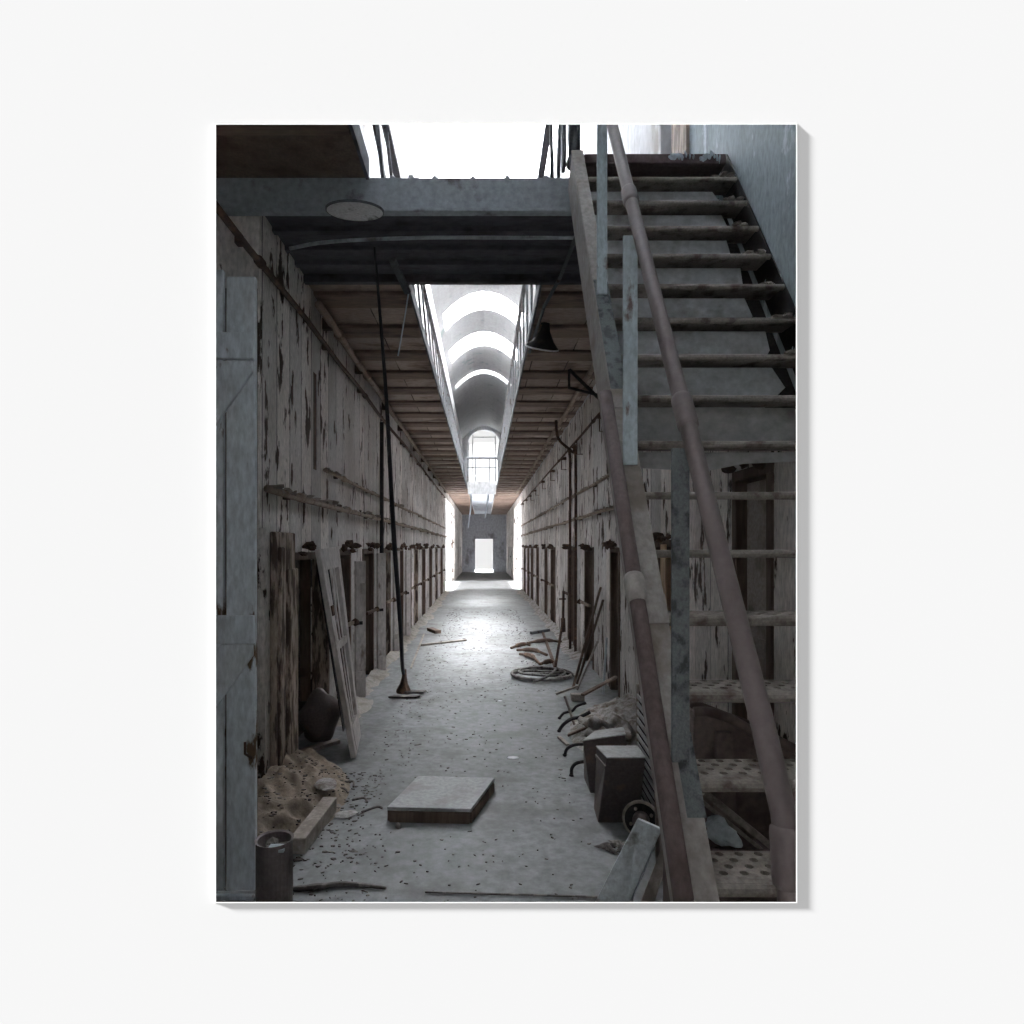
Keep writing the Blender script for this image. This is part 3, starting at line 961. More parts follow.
# ------------------------------------------------------------------ pipes along the walls
def pipe(label, x, z, d0, d1, r, mat, clampx, step=1.6, crumbs=0, group=None):
    t = thing('service_pipe', label, 'pipe', (x, d0, z), group)
    pts = [(x, d0, z)]
    y = d0
    while y < d1:
        pts.append((x + random.uniform(-.006, .006), y + .5, z + random.uniform(-.012, .012))); y += 1.1
    MB().tube(pts, r, 10).build('tube', mat, t, smooth=True)
    y = d0 + .4
    while y < d1 - .2:
        MB().box(min(x, clampx), max(x, clampx), y, y + .05, z - r * 1.5, z + r * 1.5).build('mounting_clamp', 'rust', t)
        if random.random() < .6:
            MB().lathe([(r * 1.02, 0), (r * 1.5, .012), (r * 1.5, .07), (r * 1.02, .082)], (x, y + .25, z), (0, 1, 0), 12).build('coupling', mat, t)
        y += step * random.uniform(.7, 1.3)
    if crumbs:
        m = MB()
        for k in range(crumbs):
            y = d0 + (d1 - d0) * random.random() ** 1.7
            q = random.uniform(.4, 1.3)
            m.chunk((x + (.012 if x < 0 else -.012), y, z + r * random.uniform(.2, 1.3)), r * .5 * q, r * random.uniform(.8, 3.0) * q, r * .7 * q, k, 1, .9)
        cr = m.build('crust', 'plank', t)
        part_label(cr, 'crumbling plaster crust along the pipe'); cr['kind'] = 'stuff'
    return t


pipe('tan pipe slung high under the balcony opposite the staircase', -1.31, 3.52, 4.75, 21.8, .032, 'pipe', XL + .01, 1.8)
pipe('thin dark pipe below the high tan pipe opposite the staircase', -1.36, 3.33, 2.95, 21.5, .020, 'rust', XL + .006, 1.5)
pipe('upper of two rusty pipes along the wall opposite the staircase', -1.365, 2.26, 5.15, 21.6, .018, 'pipe', XL + .006, 1.3, 60)
pipe('lower of two rusty pipes along the wall opposite the staircase', -1.355, 1.965, 3.75, 21.6, .024, 'pipe', XL + .006, 1.5, 70)
pipe('upper of two rusty pipes along the wall behind the stairs', 1.395, 2.39, 6.0, 22.6, .019, 'pipe', XR - .006, 1.3, 60)
pipe('lower of two rusty pipes along the wall behind the stairs', 1.39, 2.02, 5.6, 22.6, .022, 'pipe', XR - .006, 1.5, 70)
pipe('tan pipe slung high under the balcony beyond the staircase', 1.20, 3.57, 5.0, 22.4, .030, 'pipe', 1.20, 1.9)
t = pipe('dark bracketed pipe along the top of the wall behind the stairs', 1.33, 3.13, 6.6, 22.0, .016, 'rust', XR - .006, 1.7)
for k in range(7):
    y = 6.9 + k * 1.7
    MB().tube([(1.33, y, 3.13), (1.33, y, 2.93), (1.415, y, 2.93)], .009, 6).build('hook', 'rust', t)

m = MB().tube([(1.335, 9.3, 0.0), (1.335, 9.3, 3.0), (1.31, 9.2, 3.08)], .021, 10)
tag(m.build('standing_pipe', 'rust', smooth=True), 'rusty pipe rising from the floor, the one next to the cable coil', 'pipe', 'rusty pipes rising beside the cable coil')
m = MB().tube(spline([(1.37, 8.98, 0.0), (1.37, 8.98, 2.88), (1.33, 9.0, 3.02), (1.12, 9.0, 3.22), (1.08, 9.0, 3.5)], 8), .021, 10)
tag(m.build('standing_pipe', 'rust', smooth=True), 'rusty pipe bending outward at its top, closer to the stairs', 'pipe', 'rusty pipes rising beside the cable coil')
m = MB().tube([(-1.33, 7.8, 0.0), (-1.33, 7.8, 3.22)], .026, 10)
tag(m.build('standing_pipe', 'black', smooth=True), 'black vertical pipe against the wall opposite the staircase', 'pipe')
m = MB()
m.bar((0.98, 6.9, 3.64), (1.33, 6.9, 3.30), .03, .03); m.bar((0.98, 6.9, 3.64), (0.98, 6.9, 3.42), .025, .025); m.bar((0.98, 6.9, 3.43), (1.38, 6.9, 3.33), .025, .025)
tag(m.build('pipe_hanger', 'black'), 'black angled hanger under the balcony beyond the staircase', 'bracket')
# conduit across the bridge soffit
m = MB().tube(spline([(-1.3, 4.02, 3.60), (-1.0, 3.93, 3.60), (-.4, 3.90, 3.61), (.3, 3.90, 3.61), (1.1, 3.90, 3.61)], 6), .012, 8)
tag(m.build('ceiling_conduit', 'steel', smooth=True), 'thin curved conduit crossing the underside of the footbridge', 'conduit')
m = MB().tube([(.60, 3.76, 3.60), (.56, 4.4, 3.58), (.50, 5.0, 3.60), (.47, 6.2, 3.61)], .014, 8)
tag(m.build('ceiling_conduit', 'rail', smooth=True), 'conduit running from the footbridge to the cone lamp', 'conduit')
m = MB().bar(at(392, 259, 4.3), at(408, 293, 4.55), .05, .035)
tag(m.build('ceiling_lamp_tube', 'rail', bevel=.008), 'short grey tube lamp hanging askew under the footbridge', 'lamp')
m = MB().tube([at(409, 290, 4.75), at(404, 322, 4.75), at(398, 356, 4.76)], .006, 6)
tag(m.build('hanging_wire', 'palecable'), 'short pale wire dangling beside the balcony edge', 'wire')

# ------------------------------------------------------------------ lamps
c = at(355, 211, 3.56)
t = thing('hanging_lamp', 'round grey enamel lamp shade hanging below the bridge girder', 'lamp', c)
ax = V((0, -0.20, 1)).normalized()
MB().lathe([(0.0, .012), (.08, .012), (.165, -.004), (.168, 0.0), (.165, .006), (.09, .022), (.03, .03), (0, .03)], c, ax, 36).build('shade', 'enamel', t, smooth=True)
MB().lathe([(0, .03), (.018, .03), (.018, .06), (0, .06)], c, ax, 16).build('lamp_holder', 'rail', t)
MB().lathe([(.164, -.006), (.171, -.004), (.171, .006), (.164, .008)], c, ax, 40).build('rim', 'rail', t)
MB().tube([c + ax * .055, c + V((0, .05, .08)), c + V((0, .10, .10))], .008, 8).build('arm', 'steel', t)
c = at(542, 348, 5.5)
t = thing('hanging_lamp', 'dark cone shaped lamp hanging beside the balcony edge', 'lamp', c)
ax = V((0.16, -0.50, 1)).normalized()
MB().lathe([(.148, 0), (.150, .008), (.10, .06), (.045, .15), (.03, .22)], c, ax, 28).build('shade', 'black', t, smooth=True)
MB().lathe([(.150, -.004), (.156, -.002), (.156, .008), (.150, .010)], c, ax, 28).build('rim', 'enamel', t)
MB().tube([c + ax * .2, (c.x, c.y, ZS - .002)], .012, 8).build('stem', 'black', t)
# hanging cable that trails onto the floor
pts = [V((-.73, 4.0, 3.60)), V((-.735, 4.5, 2.75)), V((-.777, 5.15, 1.75)), V((-.816, 5.85, .85)), V((-.874, 6.42, .34)), V((-.883, 6.60, .20))]
t = thing('hanging_cable', 'long black cable hanging from the footbridge down to the floor', 'cable', (-.885, 6.68, 0))
sp = spline(pts, 8)
MB().tube(sp, [.007 + .014 * min(1, i / 16) for i in range(len(sp))], 10).build('cord', 'cable', t, smooth=True)
m = MB().lathe([(0, .26), (.022, .26), (.03, .18), (.045, .10), (.075, .03), (.09, .006), (0, .006)], (-.883, 6.62, 0), (0.03, -.12, 1), 14)
for q_ in m.v:
    q_.x += .02 * noise.noise(q_ * 21); q_.y += .02 * noise.noise(q_ * 17)
m.build('frayed_end', 'rust', t)

# wires at the far end
for k, (px, pa, pb, lab) in enumerate(((471, 495, 528, 'pale cable dangling beneath the far footbridge, the longer one'), (488, 495, 518, 'pale cable dangling beneath the far footbridge, the shorter one'))):
    a = at(px, pa, 21.6); a.z = 3.71
    b = at(px - 3, pb, 21.6)
    m = MB().tube(spline([a, (a + b) / 2 + V((.05, 0, .1)), b], 8), .024, 8)
    tag(m.build('hanging_wire', 'palecable'), lab, 'wire')

# ------------------------------------------------------------------ floor objects
# wooden platform
q = [onfloor(387, 822), onfloor(471, 824), onfloor(494.5, 791), onfloor(418, 789)]
hh = .088
t = thing('wooden_platform', 'low square wooden platform lying on the corridor floor', 'platform', (q[0] + q[2]) / 2)
MB().prism([p + V((0, 0, hh - .022)) for p in q], (0, 0, .022)).build('top', 'slabtop', t, bevel=.003)
cq = sum(q, V((0, 0, 0))) / 4
for k in range(4):
    a = q[k] + (cq - q[k]) * .05; b = q[(k + 1) % 4] + (cq - q[(k + 1) % 4]) * .05
    MB().bar(a + V((0, 0, (hh - .024) / 2)), b + V((0, 0, (hh - .024) / 2)), .03, hh - .026).build('side_board', 'brown', t)

# timber by the dirt
m = MB().bar(onfloor(297, 856) + V((0, 0, .05)), onfloor(330, 812) + V((0, 0, .05)), .085, .085)
tag(m.build('timber_baulk', 'plank', bevel=.006), 'squared timber lying beside the dark bin and the dirt', 'timber')
# dark bin
c0 = at(262, 0, 2.32).x; c1 = at(290, 0, 2.32).x
cx = (c0 + c1) / 2 - .02; hb = .45; r = .07
t = thing('metal_bin', 'dark rusty metal bin full of scraps beside the battened door', 'bin', (cx, 2.36, 0))
MB().lathe([(0, .004), (r, .0), (r, hb), (r + .004, hb + .004), (r - .006, hb), (r - .008, hb - .06), (0, hb - .06)], (cx, 2.36, 0), (0, 0, 1), 28).build('body', 'bin', t, smooth=False)
m = MB()
for k in range(8):
    g = k * 2.1
    m.chunk((cx + .04 * math.cos(g), 2.36 + .04 * math.sin(g), hb - .03), .03, .025, .02, k, amp=.6)
m.build('scraps', 'chips', t)
m = MB().box(cx - .01, cx + .055, 2.30, 2.35, hb - .022, hb - .012); m.build('paper_scrap', 'cloth', t)


# dirt heap
def dirt(x, y):
    u = (x + 1.36) / .50; v = (y - 3.75) / .85
    e = max(0, 1 - (max(u, 0) ** 1.6) - v * v)
    n1 = noise.noise(V((x * 5, y * 5, 0))) * .09 + noise.noise(V((x * 14, y * 14, 3))) * .045
    z = .22 * e ** 1.1 + n1 * min(1, e * 3)
    return max(z, -.01) if e > 0.02 else -.012


m = MB().heap(-1.36, -.82, 2.95, 4.45, dirt, 46, 60)
tag(m.build('dirt_heap', 'dirt', smooth=True), 'heap of tan dirt spilling from the flaking doorway', 'dirt', kind='stuff')


def lowdirt(side):
    def f(x, y):
        u = (x - XL) if side < 0 else (XR - x)
        n1 = noise.noise(V((x * 3, y * 1.3, 7 * side))) * .5 + .5
        n2 = noise.noise(V((x * 11, y * 9, side))) * .035
        return -.008 + max(0, 1 - u / (.06 + .30 * n1)) * (.03 + .08 * n1) + n2 * max(0, 1 - u / .4)
    return f


m = MB().heap(XL + .016, XL + .42, 5.3, 21.5, lowdirt(-1), 10, 150)
tag(m.build('dirt_drift', 'drift', smooth=True), 'drift of dirt along the wall opposite the staircase', 'dirt', kind='stuff')
m = MB().heap(XR - .42, XR - .016, 8.4, 22, lowdirt(1), 10, 130)
tag(m.build('dirt_drift', 'rubble', smooth=True), 'drift of plaster crumbs along the wall beyond the staircase', 'rubble', kind='stuff')

# ------------------------------------------------------------------ junk on the staircase side
def bin_box(label, q, z0, z1, lidpts, group=None):
    """q: four floor points (narrow foot), lidpts: four rim points"""
    t = thing('coal_box', label, 'box', sum((V(p) for p in q), V((0, 0, 0))) / 4, group)
    m = MB().hexa([V(p) for p in q] + [V(p) for p in lidpts]); m.build('body', 'bin', t, bevel=.006)
    cen = sum((V(p) for p in lidpts), V((0, 0, 0))) / 4
    lp = [V(p) + (V(p) - cen) * .03 + V((0, 0, .001)) for p in lidpts]
    MB().prism(lp, (0, 0, .008)).build('lid', 'binlid', t, bevel=.004)
    mid = [V(a) + (V(b) - V(a)) * .83 for a, b in zip(q, lidpts)]
    cm = sum(mid, V((0, 0, 0))) / 4
    mm = [p + (p - cm) * .03 for p in mid]
    MB().prism([mm[0], mm[1], mm[2], mm[3]], (0, 0, .02)).build('band', 'bin', t)
    return t


bin_box('dark iron coal box with a pale dusty lid, the one beside the wheel',
        [(.66, 3.48, 0), (.90, 3.48, 0), (.92, 3.66, 0), (.67, 3.66, 0)], 0, .42,
        [(.705, 3.44, .388), (.925, 3.44, .388), (.935, 3.66, .38), (.685, 3.66, .38)])
bin_box('dark iron coal box with a tilted lid, the one behind its twin',
        [(.69, 3.90, 0), (.95, 3.90, 0), (.95, 4.15, 0), (.69, 4.15, 0)], 0, .42,
        [(.63, 3.82, .362), (.90, 3.82, .402), (.935, 4.03, .382), (.75, 4.05, .352)])
# wheel
c = V((.865, 3.30, .104))
ax = V((-.35, -1, .08)).normalized()
t = thing('iron_wheel', 'small dark iron wheel with a pale tyre edge beside the stringer', 'wheel', (c.x, c.y, 0))
MB().lathe([(0, -.012), (.085, -.012), (.097, -.018), (.100, 0), (.097, .012), (.085, .006), (.06, .004), (0, .004)], c, ax, 40).build('disc', 'black', t, smooth=False)
MB().lathe([(.088, -.006), (.101, -.004), (.103, .006), (.101, .016), (.088, .018)], c, ax, 40).build('tyre', 'plank', t, smooth=True)
MB().lathe([(0, .0), (.045, .0), (.045, .05), (.03, .07), (0, .07)], c, ax, 24).build('hub', 'bin', t)
for k in range(4):
    g = k * math.pi / 2 + .5
    r_ = ax.cross(V((0, 0, 1))).normalized(); tt = ax.cross(r_)
    p = c + (r_ * math.cos(g) + tt * math.sin(g)) * .062 + ax * .006
    MB().lathe([(0, 0), (.009, 0), (.009, .01), (0, .01)], p, ax, 10).build('bolt', 'plank', t)
# louvred panel
t = thing('louvred_panel', 'dusty louvred panel standing on end between the coal boxes and the stairs', 'panel', (.97, 3.5, 0))
MB().box(.958, .986, 3.28, 3.31, 0, .66).build('stile', 'plank', t)
MB().box(.958, .986, 3.75, 3.78, 0, .74).build('stile', 'plank', t)
MB().box(.968, .972, 3.315, 3.745, .01, .70).build('backing', 'black', t)
for k in range(13):
    z = .03 + k * .050
    MB().hexa([(.954, 3.31, z), (.962, 3.31, z), (.962, 3.75, z + .03), (.954, 3.75, z + .03), (.954, 3.31, z + .024), (.962, 3.31, z + .024), (.962, 3.75, z + .054), (.954, 3.75, z + .054)]).build('slat', 'binlid', t)

# curved legs sticking out of the junk
hooks = [([(559.5, 718), (564, 713), (572, 711), (577, 706), (586, 703)], 'black curved iron bar poking from the rubble, topmost of four'),
         ([(559, 731), (563, 725), (571, 719), (580, 717), (590, 712)], 'thick black curved iron bar poking from the rubble'),
         ([(565, 755), (567, 749), (574, 745), (586, 744)], 'black curved iron bar arching beside the rear coal box'),
         ([(571.5, 775), (572, 768), (577, 763), (588, 761)], 'black curved iron bar with a knob foot beside the coal box')]
for k, (pp, lab) in enumerate(hooks):
    p0 = onfloor(*pp[0], z=.012); d = p0.y
    pts = [p0] + [at(px, py, d + .02 * j) for j, (px, py) in enumerate(pp[1:])]
    e = pts[-1]
    m = MB().tube(spline(pts, 6), .012 if k != 1 else .015, 10)
    m.chunk(p0, .018, .018, .014, k)
    tag(m.build('curved_bar', 'black', smooth=True), lab, 'iron bar', 'curved iron bars in the rubble')


# rubble heap
def rub(x, y):
    u = (XR - x) / .72; v = (y - 5.0) / 1.25
    e = max(0, 1 - u ** 1.4 - v * v)
    return -.01 + .26 * e + (noise.noise(V((x * 6, y * 6, 1))) * .07 + noise.noise(V((x * 17, y * 17, 2))) * .035) * min(1, e * 4)


m = MB().heap(.66, XR - .016, 4.2, 6.3, rub, 40, 60)
tag(m.build('rubble_heap', 'rubble', smooth=False), 'heap of broken plaster and splinters behind the coal boxes', 'rubble', kind='stuff')
m = MB().chunk((.94, 4.72, .17), .15, .20, .085, 4, 4, 1.1)
for q_ in range(len(m.v)):
    m.v[q_].z += .045 * noise.noise(m.v[q_] * 13) + .02 * noise.noise(m.v[q_] * 31)
tag(m.build('plaster_sack', 'rubble', smooth=True), 'crumpled pale sack lying on the rubble heap', 'sack')


def board(label, a, b, w_, h_, mat, cat='board', up=(0, 0, 1), name='loose_board', group=None):
    m = MB().bar(a, b, w_, h_, up=up)
    return tag(m.build(name, mat, bevel=.003), label, cat, group)


board('long dark board leaning against the wall above the rubble', onfloor(573, 688, .02), (1.405, 7.25, 1.10), .09, .025, 'brown', up=(1, 0, 0))
board('second dark board leaning behind the long dark one', onfloor(577, 684, .02), (1.40, 7.05, .98), .06, .02, 'brown', up=(1, 0, 0))
board('pale bent board leaning low beside the dark boards', onfloor(577, 690, .02), (1.27, 6.7, .55), .06, .015, 'plank', up=(1, 0, 0))
board('narrow pale blue board upright behind the leaning boards', (1.28, 6.45, .02), (1.33, 6.5, .62), .05, .015, 'cloth', up=(1, 0, 0))
board('splintered lath lying across the rubble heap', onfloor(556, 694, .03), onfloor(578, 686, .12), .03, .02, 'plank')
board('square dark block lying in front of the rubble heap', onfloor(571, 697, .05), onfloor(584, 697, .05), .08, .07, 'plank')
board('thin lath rising steeply from the rubble heap', (.80, 5.3, .03), (.72, 5.36, .27), .025, .015, 'plank')
board('pale stick lying on the floor near the curved bars', onfloor(559, 737, .012), onfloor(568, 745, .012), .03, .018, 'plank')
board('dark angled lath on top of the rubble heap', (.92, 5.6, .22), (1.32, 6.0, .30), .04, .02, 'brown')
board('brown broken board under the pale sack', onfloor(568, 735, .02), onfloor(588, 727, .10), .05, .018, 'brown')
# T headed tool and rods
a = onfloor(556, 669, .02); b = onfloor(543, 633, .02)
t = thing('floor_rake', 'old T headed rake lying on the floor beyond the cable coil', 'rake', (a + b) / 2)
MB().tube([a, b], .025, 8).build('handle', 'rust', t)
MB().bar(onfloor(531, 633, .03), onfloor(549, 630, .03), .05, .05).build('head', 'rail', t)
a = onfloor(555, 669, .02)
t = thing('leaning_rod', 'rusty rod leaning from the cable coil towards the wall', 'rod', a)
MB().tube([a, at(563, 620, 8.0), at(563.5, 592, 8.05)], .017, 8).build('shaft', 'rust', t)
MB().tube([at(563.5, 632, 7.98), at(563, 618, 8.0)], .03, 8).build('sleeve', 'rust', t)
MB().bar(at(559, 599, 8.05), at(566, 599, 8.05), .02, .02).build('cross_piece', 'rust', t)
# cable coil
t = thing('cable_coil', 'loose coil of old grey cable lying on the floor', 'cable coil', onfloor(540, 677))
pts = []
cc = onfloor(541, 677)
for k in range(5 * 28):
    g = k / 28 * 2 * math.pi
    lo_ = k // 28; fr_ = (k % 28) / 28
    rr = .40 - .03 * (k / 28) + .03 * math.sin(k * .37)
    pts.append(V((cc.x + rr * math.cos(g) + .02 * math.sin(g * .31), cc.y + rr * (.95 - .05 * (k / 28)) * math.sin(g) + .05 * math.sin(k / 28 * 1.9), .018 + .010 * (k / 28) + .012 * math.sin(g * 1.7))))
MB().tube(pts, .016, 8).build('windings', 'greycable', t, smooth=True)
MB().tube(spline([onfloor(533, 682, .03), onfloor(548, 676, .10), onfloor(557, 668, .16)], 6), .016, 8).build('loose_end', 'greycable', t, smooth=True)
board('warm bare plank standing upright in a doorway behind the stringer', (1.412, 4.72, .01), (1.412, 4.72, 1.62), .012, .13, 'tan', up=(0, 1, 0))
m = MB()
for k in range(9):
    m.chunk(onfloor(606 + 4.2 * k, 846 + 3 * math.sin(k * 1.9), .012), .05, .022, .014, k + 2, 2, .9)
tag(m.build('leaf_litter', 'chips'), 'dark strip of leaf litter on the floor in front of the wheel', 'litter', kind='stuff')
# boards at the foot of the stairs
def slab4(name, label, pts, off, mat, cat='board'):
    return tag(MB().prism([V(p) for p in pts], off).build(name, mat, bevel=.003), label, cat)


slab4('loose_board', 'pale painted board propped against the foot of the stringer',
      [(.49, 2.68, .004), (.63, 2.64, .004), (.785, 2.66, .35), (.70, 2.74, .36)], (.012, .02, -.004), 'whiteplank')
slab4('loose_board', 'dark edged board propped beside the pale painted board',
      [(.635, 2.56, .004), (.69, 2.54, .004), (.80, 2.58, .29), (.77, 2.60, .30)], (.012, .02, -.004), 'plank')
slab4('loose_board', 'narrow grey board propped under the stringer foot',
      [(.72, 2.46, .004), (.75, 2.45, .004), (.82, 2.50, .28), (.80, 2.51, .28)], (.012, .02, -.004), 'plank')
# tub under the stairs
t = thing('rolled_rim_tub', 'rusty brown tub with a rolled rim standing behind the lower treads', 'tub', (1.06, 2.62, 0))
rim = [at(694, 712, 2.35), at(708, 712, 2.35), at(728, 718, 2.36), at(752, 731, 2.37), at(776, 740, 2.38), at(797, 750, 2.40), at(830, 758, 2.42)]
rim[-1].x = min(rim[-1].x, 1.36)
back = [V((p.x, 2.92, p.z - .02)) for p in rim]
MB().tube(spline(rim, 5), .020, 12).build('rim', 'tub', t, smooth=True)
m = MB()
for p, q in zip(rim, rim[1:]):
    m.hexa([(p.x, p.y + .06, .02), (q.x, q.y + .06, .02), (q.x, q.y + .07, .02), (p.x, p.y + .07, .02), (p.x, p.y, p.z), (q.x, q.y, q.z), (q.x, q.y + .012, q.z), (p.x, p.y + .012, p.z)])
p, q = rim[0], back[0]
m.hexa([(p.x + .02, p.y + .06, .02), (q.x + .02, q.y - .06, .02), (q.x + .03, q.y - .06, .02), (p.x + .03, p.y + .06, .02), (p.x, p.y, p.z), (q.x, q.y, q.z), (q.x + .012, q.y, q.z), (p.x + .012, p.y, p.z)])
p, q = back[0], back[-1]
m.hexa([(p.x, 2.86, .02), (q.x, 2.86, .02), (q.x, 2.87, .02), (p.x, 2.87, .02), (p.x, 2.92, p.z), (q.x, 2.92, q.z), (q.x, 2.93, q.z), (p.x, 2.93, p.z)])
m.build('body', 'tub', t)
MB().box(rim[0].x + .03, 1.34, 2.42, 2.85, 0, .02).build('foot', 'tub', t)
for px in (727,):
    MB().hexa([(at(715, 0, 2.33).x, 2.345, .3), (at(742, 0, 2.33).x, 2.345, .3), (at(742, 0, 2.33).x, 2.37, .3), (at(715, 0, 2.33).x, 2.37, .3),
               (at(717, 0, 2.33).x, 2.325, .88), (at(732, 0, 2.33).x, 2.325, .88), (at(732, 0, 2.33).x, 2.35, .88), (at(717, 0, 2.33).x, 2.35, .88)]).build('strap', 'tub', t)
# grating strip and rag between the lowest treads
a, b = at(704, 792, 1.95), at(777, 851, 1.95)
t = thing('grating_strip', 'diagonal strip of rusty grating behind the lowest treads', 'grating', (a + b) / 2)
MB().bar(a, b, .02, .016, up=(0, 1, 0)).build('edge_bar', 'tread', t)
MB().bar(a + V((-.01, 0, -.028)), b + V((-.01, 0, -.028)), .012, .01, up=(0, 1, 0)).build('edge_bar', 'tread', t)
MB().prism([a + V((-.01, .01, -.03)), b + V((-.01, .01, -.03)), V((b.x, b.y + .01, .36)), V((a.x, a.y + .01, .36))], (0, .008, 0)).build('sheet', 'darkbrown', t)
t2 = MB().chunk(at(722, 832, 1.90), .065, .04, .035, 3, 3, .5)
MB_leg = None
tag(t2.build('crumpled_rag', 'cloth', smooth=True), 'pale crumpled rag caught behind the lowest treads', 'rag')
tag(MB().box(.60, 1.30, 1.84, 2.02, 0, at(722, 856, 1.90).z).build('dark_gap_filler', 'darkbrown', bevel=.01), 'dark chest added for the black gap under the lowest treads', 'filler')  # dark box added to fill the black gap between the lowest treads

# long thin bits by the wall opposite
board('thin pale batten lying on the floor beyond the hanging cable', onfloor(421, 645, .015), onfloor(466, 640, .015), .05, .025, 'plank')
board('pale strip lying along the dirt drift', onfloor(411, 668, .012), onfloor(424, 634, .03), .03, .012, 'plank')
board('short dark block lying on the dirt drift', onfloor(430, 629, .03), onfloor(438, 632, .03), .12, .06, 'brown')
m = MB().tube(spline([onfloor(290, 889, .012), onfloor(318, 887, .016), onfloor(345, 884, .012), onfloor(386, 888, .012)], 5), [.008, .01, .012, .012, .015, .016, .014, .012, .012, .012, .012, .01, .01, .008, .007, .006], 6)
tag(m.build('dry_branch', 'chips'), 'long dark stick lying across the floor beside the metal bin', 'stick')
m = MB().chunk((-1.36, 4.93, .20), .13, .16, .20, 5, 3, .4)
tag(m.build('slumped_sack', 'bin', smooth=True), 'dark sack slumped in the opening behind the slatted door', 'sack')
board('short batten lying in the opening behind the slatted door', (-1.42, 4.62, .02), (-1.18, 4.86, .03), .06, .03, 'plank')
board('thin black strip lying flat in front of the platform', onfloor(425, 892, .008), onfloor(600, 897, .008), .009, .008, 'chips')
for k, (px, py, l, lab) in enumerate(((403, 697, .30, 'flat dark scrap beneath the frayed cable end'), (414, 692, .2, 'smaller dark scrap beside the frayed cable end'))):
    p = onfloor(px, py, .012)
    m = MB().prism([p + V((-l / 2, -.03, 0)), p + V((l / 2, -.04, 0)), p + V((l / 2 + .03, .03, 0)), p + V((-l / 3, .04, 0))], (0, 0, .012))
    tag(m.build('floor_scrap', 'chips'), lab, 'scrap')
for k, (px, py, r, lab) in enumerate(((513, 758, .035, 'white paper scrap in the middle of the floor'), (500, 701, .018, 'tiny white scrap on the floor near the cable coil'))):
    p = onfloor(px, py, .004)
    m = MB().prism([p + V((r * math.cos(g) * 1.3, r * math.sin(g) * .8, 0)) for g in [i * math.pi / 4 for i in range(8)]], (0, 0, .004))
    tag(m.build('paper_scrap', 'paper'), lab, 'paper')
for k, (px, py, s, lab) in enumerate(((321, 808, .10, 'flat plaster slab resting on the end of the squared timber'), (345, 814, .07, 'plaster flake between the dirt and the platform'), (398, 826, .02, 'small stone at the corner of the platform'))):
    m = MB().chunk(onfloor(px, py, .012) if k else V((-.98, 3.72, .13)), s, s * .7, .012 if k != 2 else .018, k + 3, 2, .3)
    tag(m.build('plaster_flake' if k != 2 else 'loose_stone', 'rubble'), lab, 'rubble')
for k, (px0, py0, px1, py1, lab) in enumerate(((511, 648, 530, 645, 'dark twig on the floor, highest of the scatter by the rake'), (517, 650, 547, 655, 'dark branch on the floor beside the rake'), (520, 654, 540, 664, 'forked dark branch before the rake'), (527, 643, 562, 642, 'dark lath on the floor behind the rake'), (540, 664, 556, 664, 'splintered dark piece at the foot of the rake'))):
    a, b = onfloor(px0, py0, .02), onfloor(px1, py1, .02)
    mid = (a + b) / 2 + V((.03, .05, .03))
    m = MB().tube(spline([a, mid, b], 5), [.02] * 3 + [.035] * 4 + [.02] * 4, 6)
    tag(m.build('dry_branch', 'rust'), lab, 'branch')
for k in range(4):
    px0, py0 = [(330, 790), (345, 782), (352, 800), (362, 812)][k]
    a = onfloor(px0, py0, .03); b = a + V((random.uniform(.06, .15), random.uniform(-.15, .1), -.01))
    m = MB().tube(spline([a, (a + b) / 2 + V((.02, .03, .008)), b], 5), .007, 6)
    tag(m.build('dry_twig', 'chips'), ['twig lying on the dirt heap', 'curled twig at the top of the dirt heap edge', 'twig between the dirt heap and the platform', 'twig beside the plaster flake'][k], 'twig')

# countless crumbs over the floor
m = MB()
for k in range(2600):
    d = 2.4 + 13 * random.random() ** 1.6
    x = random.uniform(-1.2, 1.15)
    if random.random() < .5:
        x = random.choice((-1, 1)) * random.uniform(.5, 1.2)
    if -.65 < x < .15 and 3.4 < d < 4.0 or x > .57 and 3.0 < d < 6.6 or x > .44 and d < 3.0 or x < -.80 and 2.9 < d < 4.6 or x < -.86 and d > 4.6 or x > .86 and d > 6.6:
        continue
    if (x - .70) ** 2 + (d - 7.4) ** 2 < .25 or (x + .88) ** 2 + (d - 6.68) ** 2 < .05:
        continue
    r = random.uniform(.0025, .007) * (2.4 if random.random() < .06 else 1) * (.7 + .045 * d)
    g = random.random() * 6.28
    ca, sa = math.cos(random.gauss(0, .5)), math.sin(random.gauss(0, .5))
    lx, ly = r * random.uniform(.8, 2.4), r * random.uniform(.4, .8)
    pts = []
    for i in range(5):
        q = random.uniform(.7, 1.2)
        a_, b_ = lx * q * math.cos(g + i * 1.2566), ly * q * math.sin(g + i * 1.2566)
        pts.append(V((x + a_ * ca - b_ * sa, d + a_ * sa + b_ * ca, .001)))
    m.prism(pts, (random.uniform(-.003, .003), random.uniform(-.003, .003), random.uniform(.003, .007)))
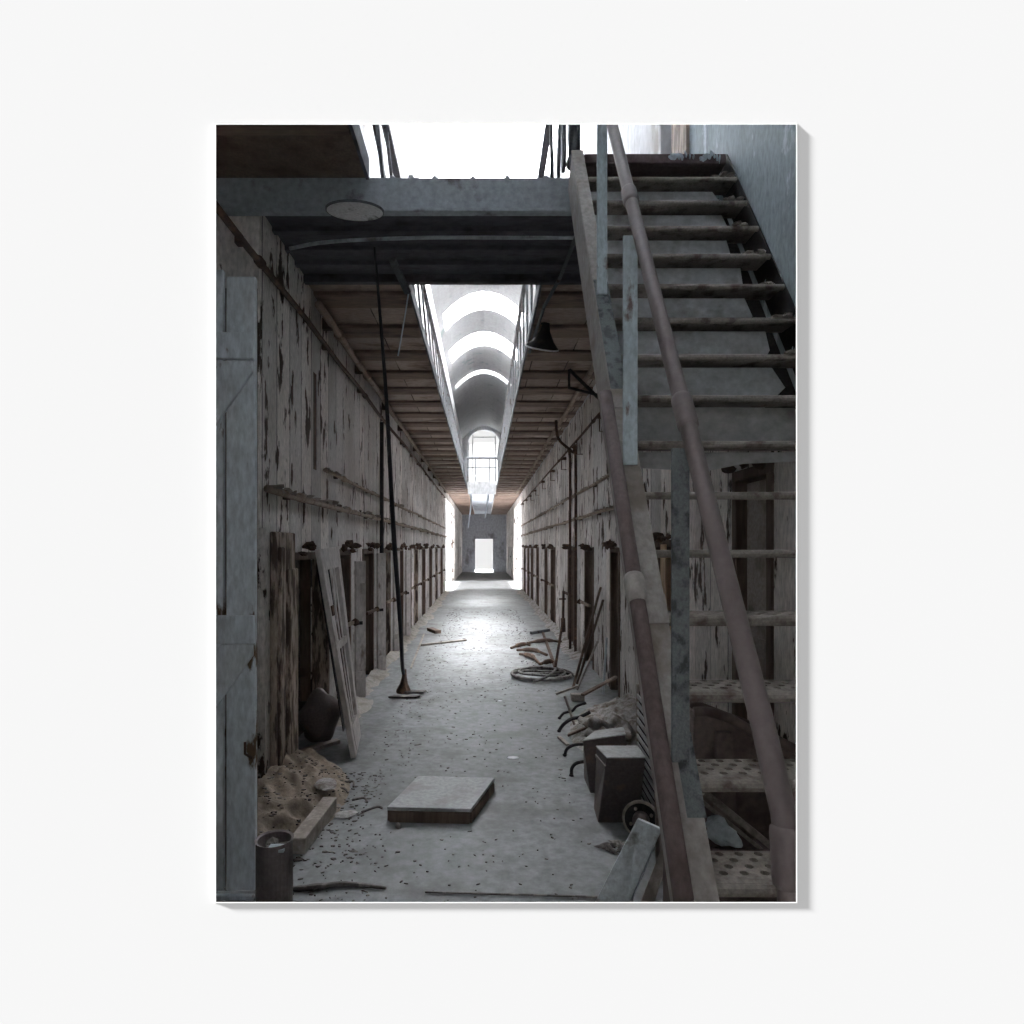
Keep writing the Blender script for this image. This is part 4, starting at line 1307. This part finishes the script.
for k in range(620):
    x, d = random.uniform(-1.3, -.45), random.uniform(2.95, 4.25)
    z = max(dirt(x, d), 0) + .002
    if x > -.72 and random.random() < .6 or x > -.68 and d > 3.35:
        continue
    r = random.uniform(.002, .008) * (2 if random.random() < .06 else 1); g = random.random() * 6.28
    pts = [V((x + r * random.uniform(.6, 2.4) * math.cos(g + i * 1.2566), d + r * random.uniform(.5, 1.2) * math.sin(g + i * 1.2566), z)) for i in range(5)]
    m.prism(pts, (random.uniform(-.006, .006), random.uniform(-.006, .006), random.uniform(.002, .006)))
tag(m.build('floor_debris', 'chips'), 'dark crumbs and leaf bits scattered over the corridor floor', 'debris', kind='stuff')

# ------------------------------------------------------------------ light
world = bpy.data.worlds.new('overcast_sky'); bpy.context.scene.world = world
world.use_nodes = True
bg = world.node_tree.nodes['Background']
bg.inputs[0].default_value = (1.0, 1.0, 1.0, 1)
bg.inputs[1].default_value = 0.86


def sun(name, direction, energy, angle, col):
    l = bpy.data.lights.new(name, 'SUN'); l.energy = energy; l.angle = math.radians(angle); l.color = col
    o = bpy.data.objects.new(name, l); C.objects.link(o)
    o.rotation_euler = V(direction).to_track_quat('-Z', 'Y').to_euler(); o.location = (0, 0, 14)
    return o


sun('zenith_light', (0.0, -0.165, -1), 335.0, 18, (0.985, 0.99, 1.0))
sun('gallery_light', (0.85, 0.22, -0.50), 11.6, 7, (1, 1, 1))

# ------------------------------------------------------------------ camera
cam = bpy.data.cameras.new('camera'); co = bpy.data.objects.new('camera', cam); C.objects.link(co)
co.location = (0, 0, EYE); co.rotation_euler = (math.pi / 2, 0, 0)
cam.sensor_width = 36; cam.sensor_fit = 'HORIZONTAL'; cam.lens = 36 * F / 1024
cam.shift_x = (512 - VX) / 1024; cam.shift_y = (VY - 512) / 1024
cam.clip_start = 0.05; cam.clip_end = 200
sc = bpy.context.scene
sc.camera = co
sc.view_settings.view_transform = 'Standard'; sc.view_settings.look = 'None'
sc.view_settings.gamma = 1; sc.view_settings.exposure = 0.0
sc.view_settings.use_curve_mapping = False
try:
    sc.cycles.diffuse_bounces = 8; sc.cycles.max_bounces = 12; sc.cycles.transparent_max_bounces = 16
except Exception:
    pass
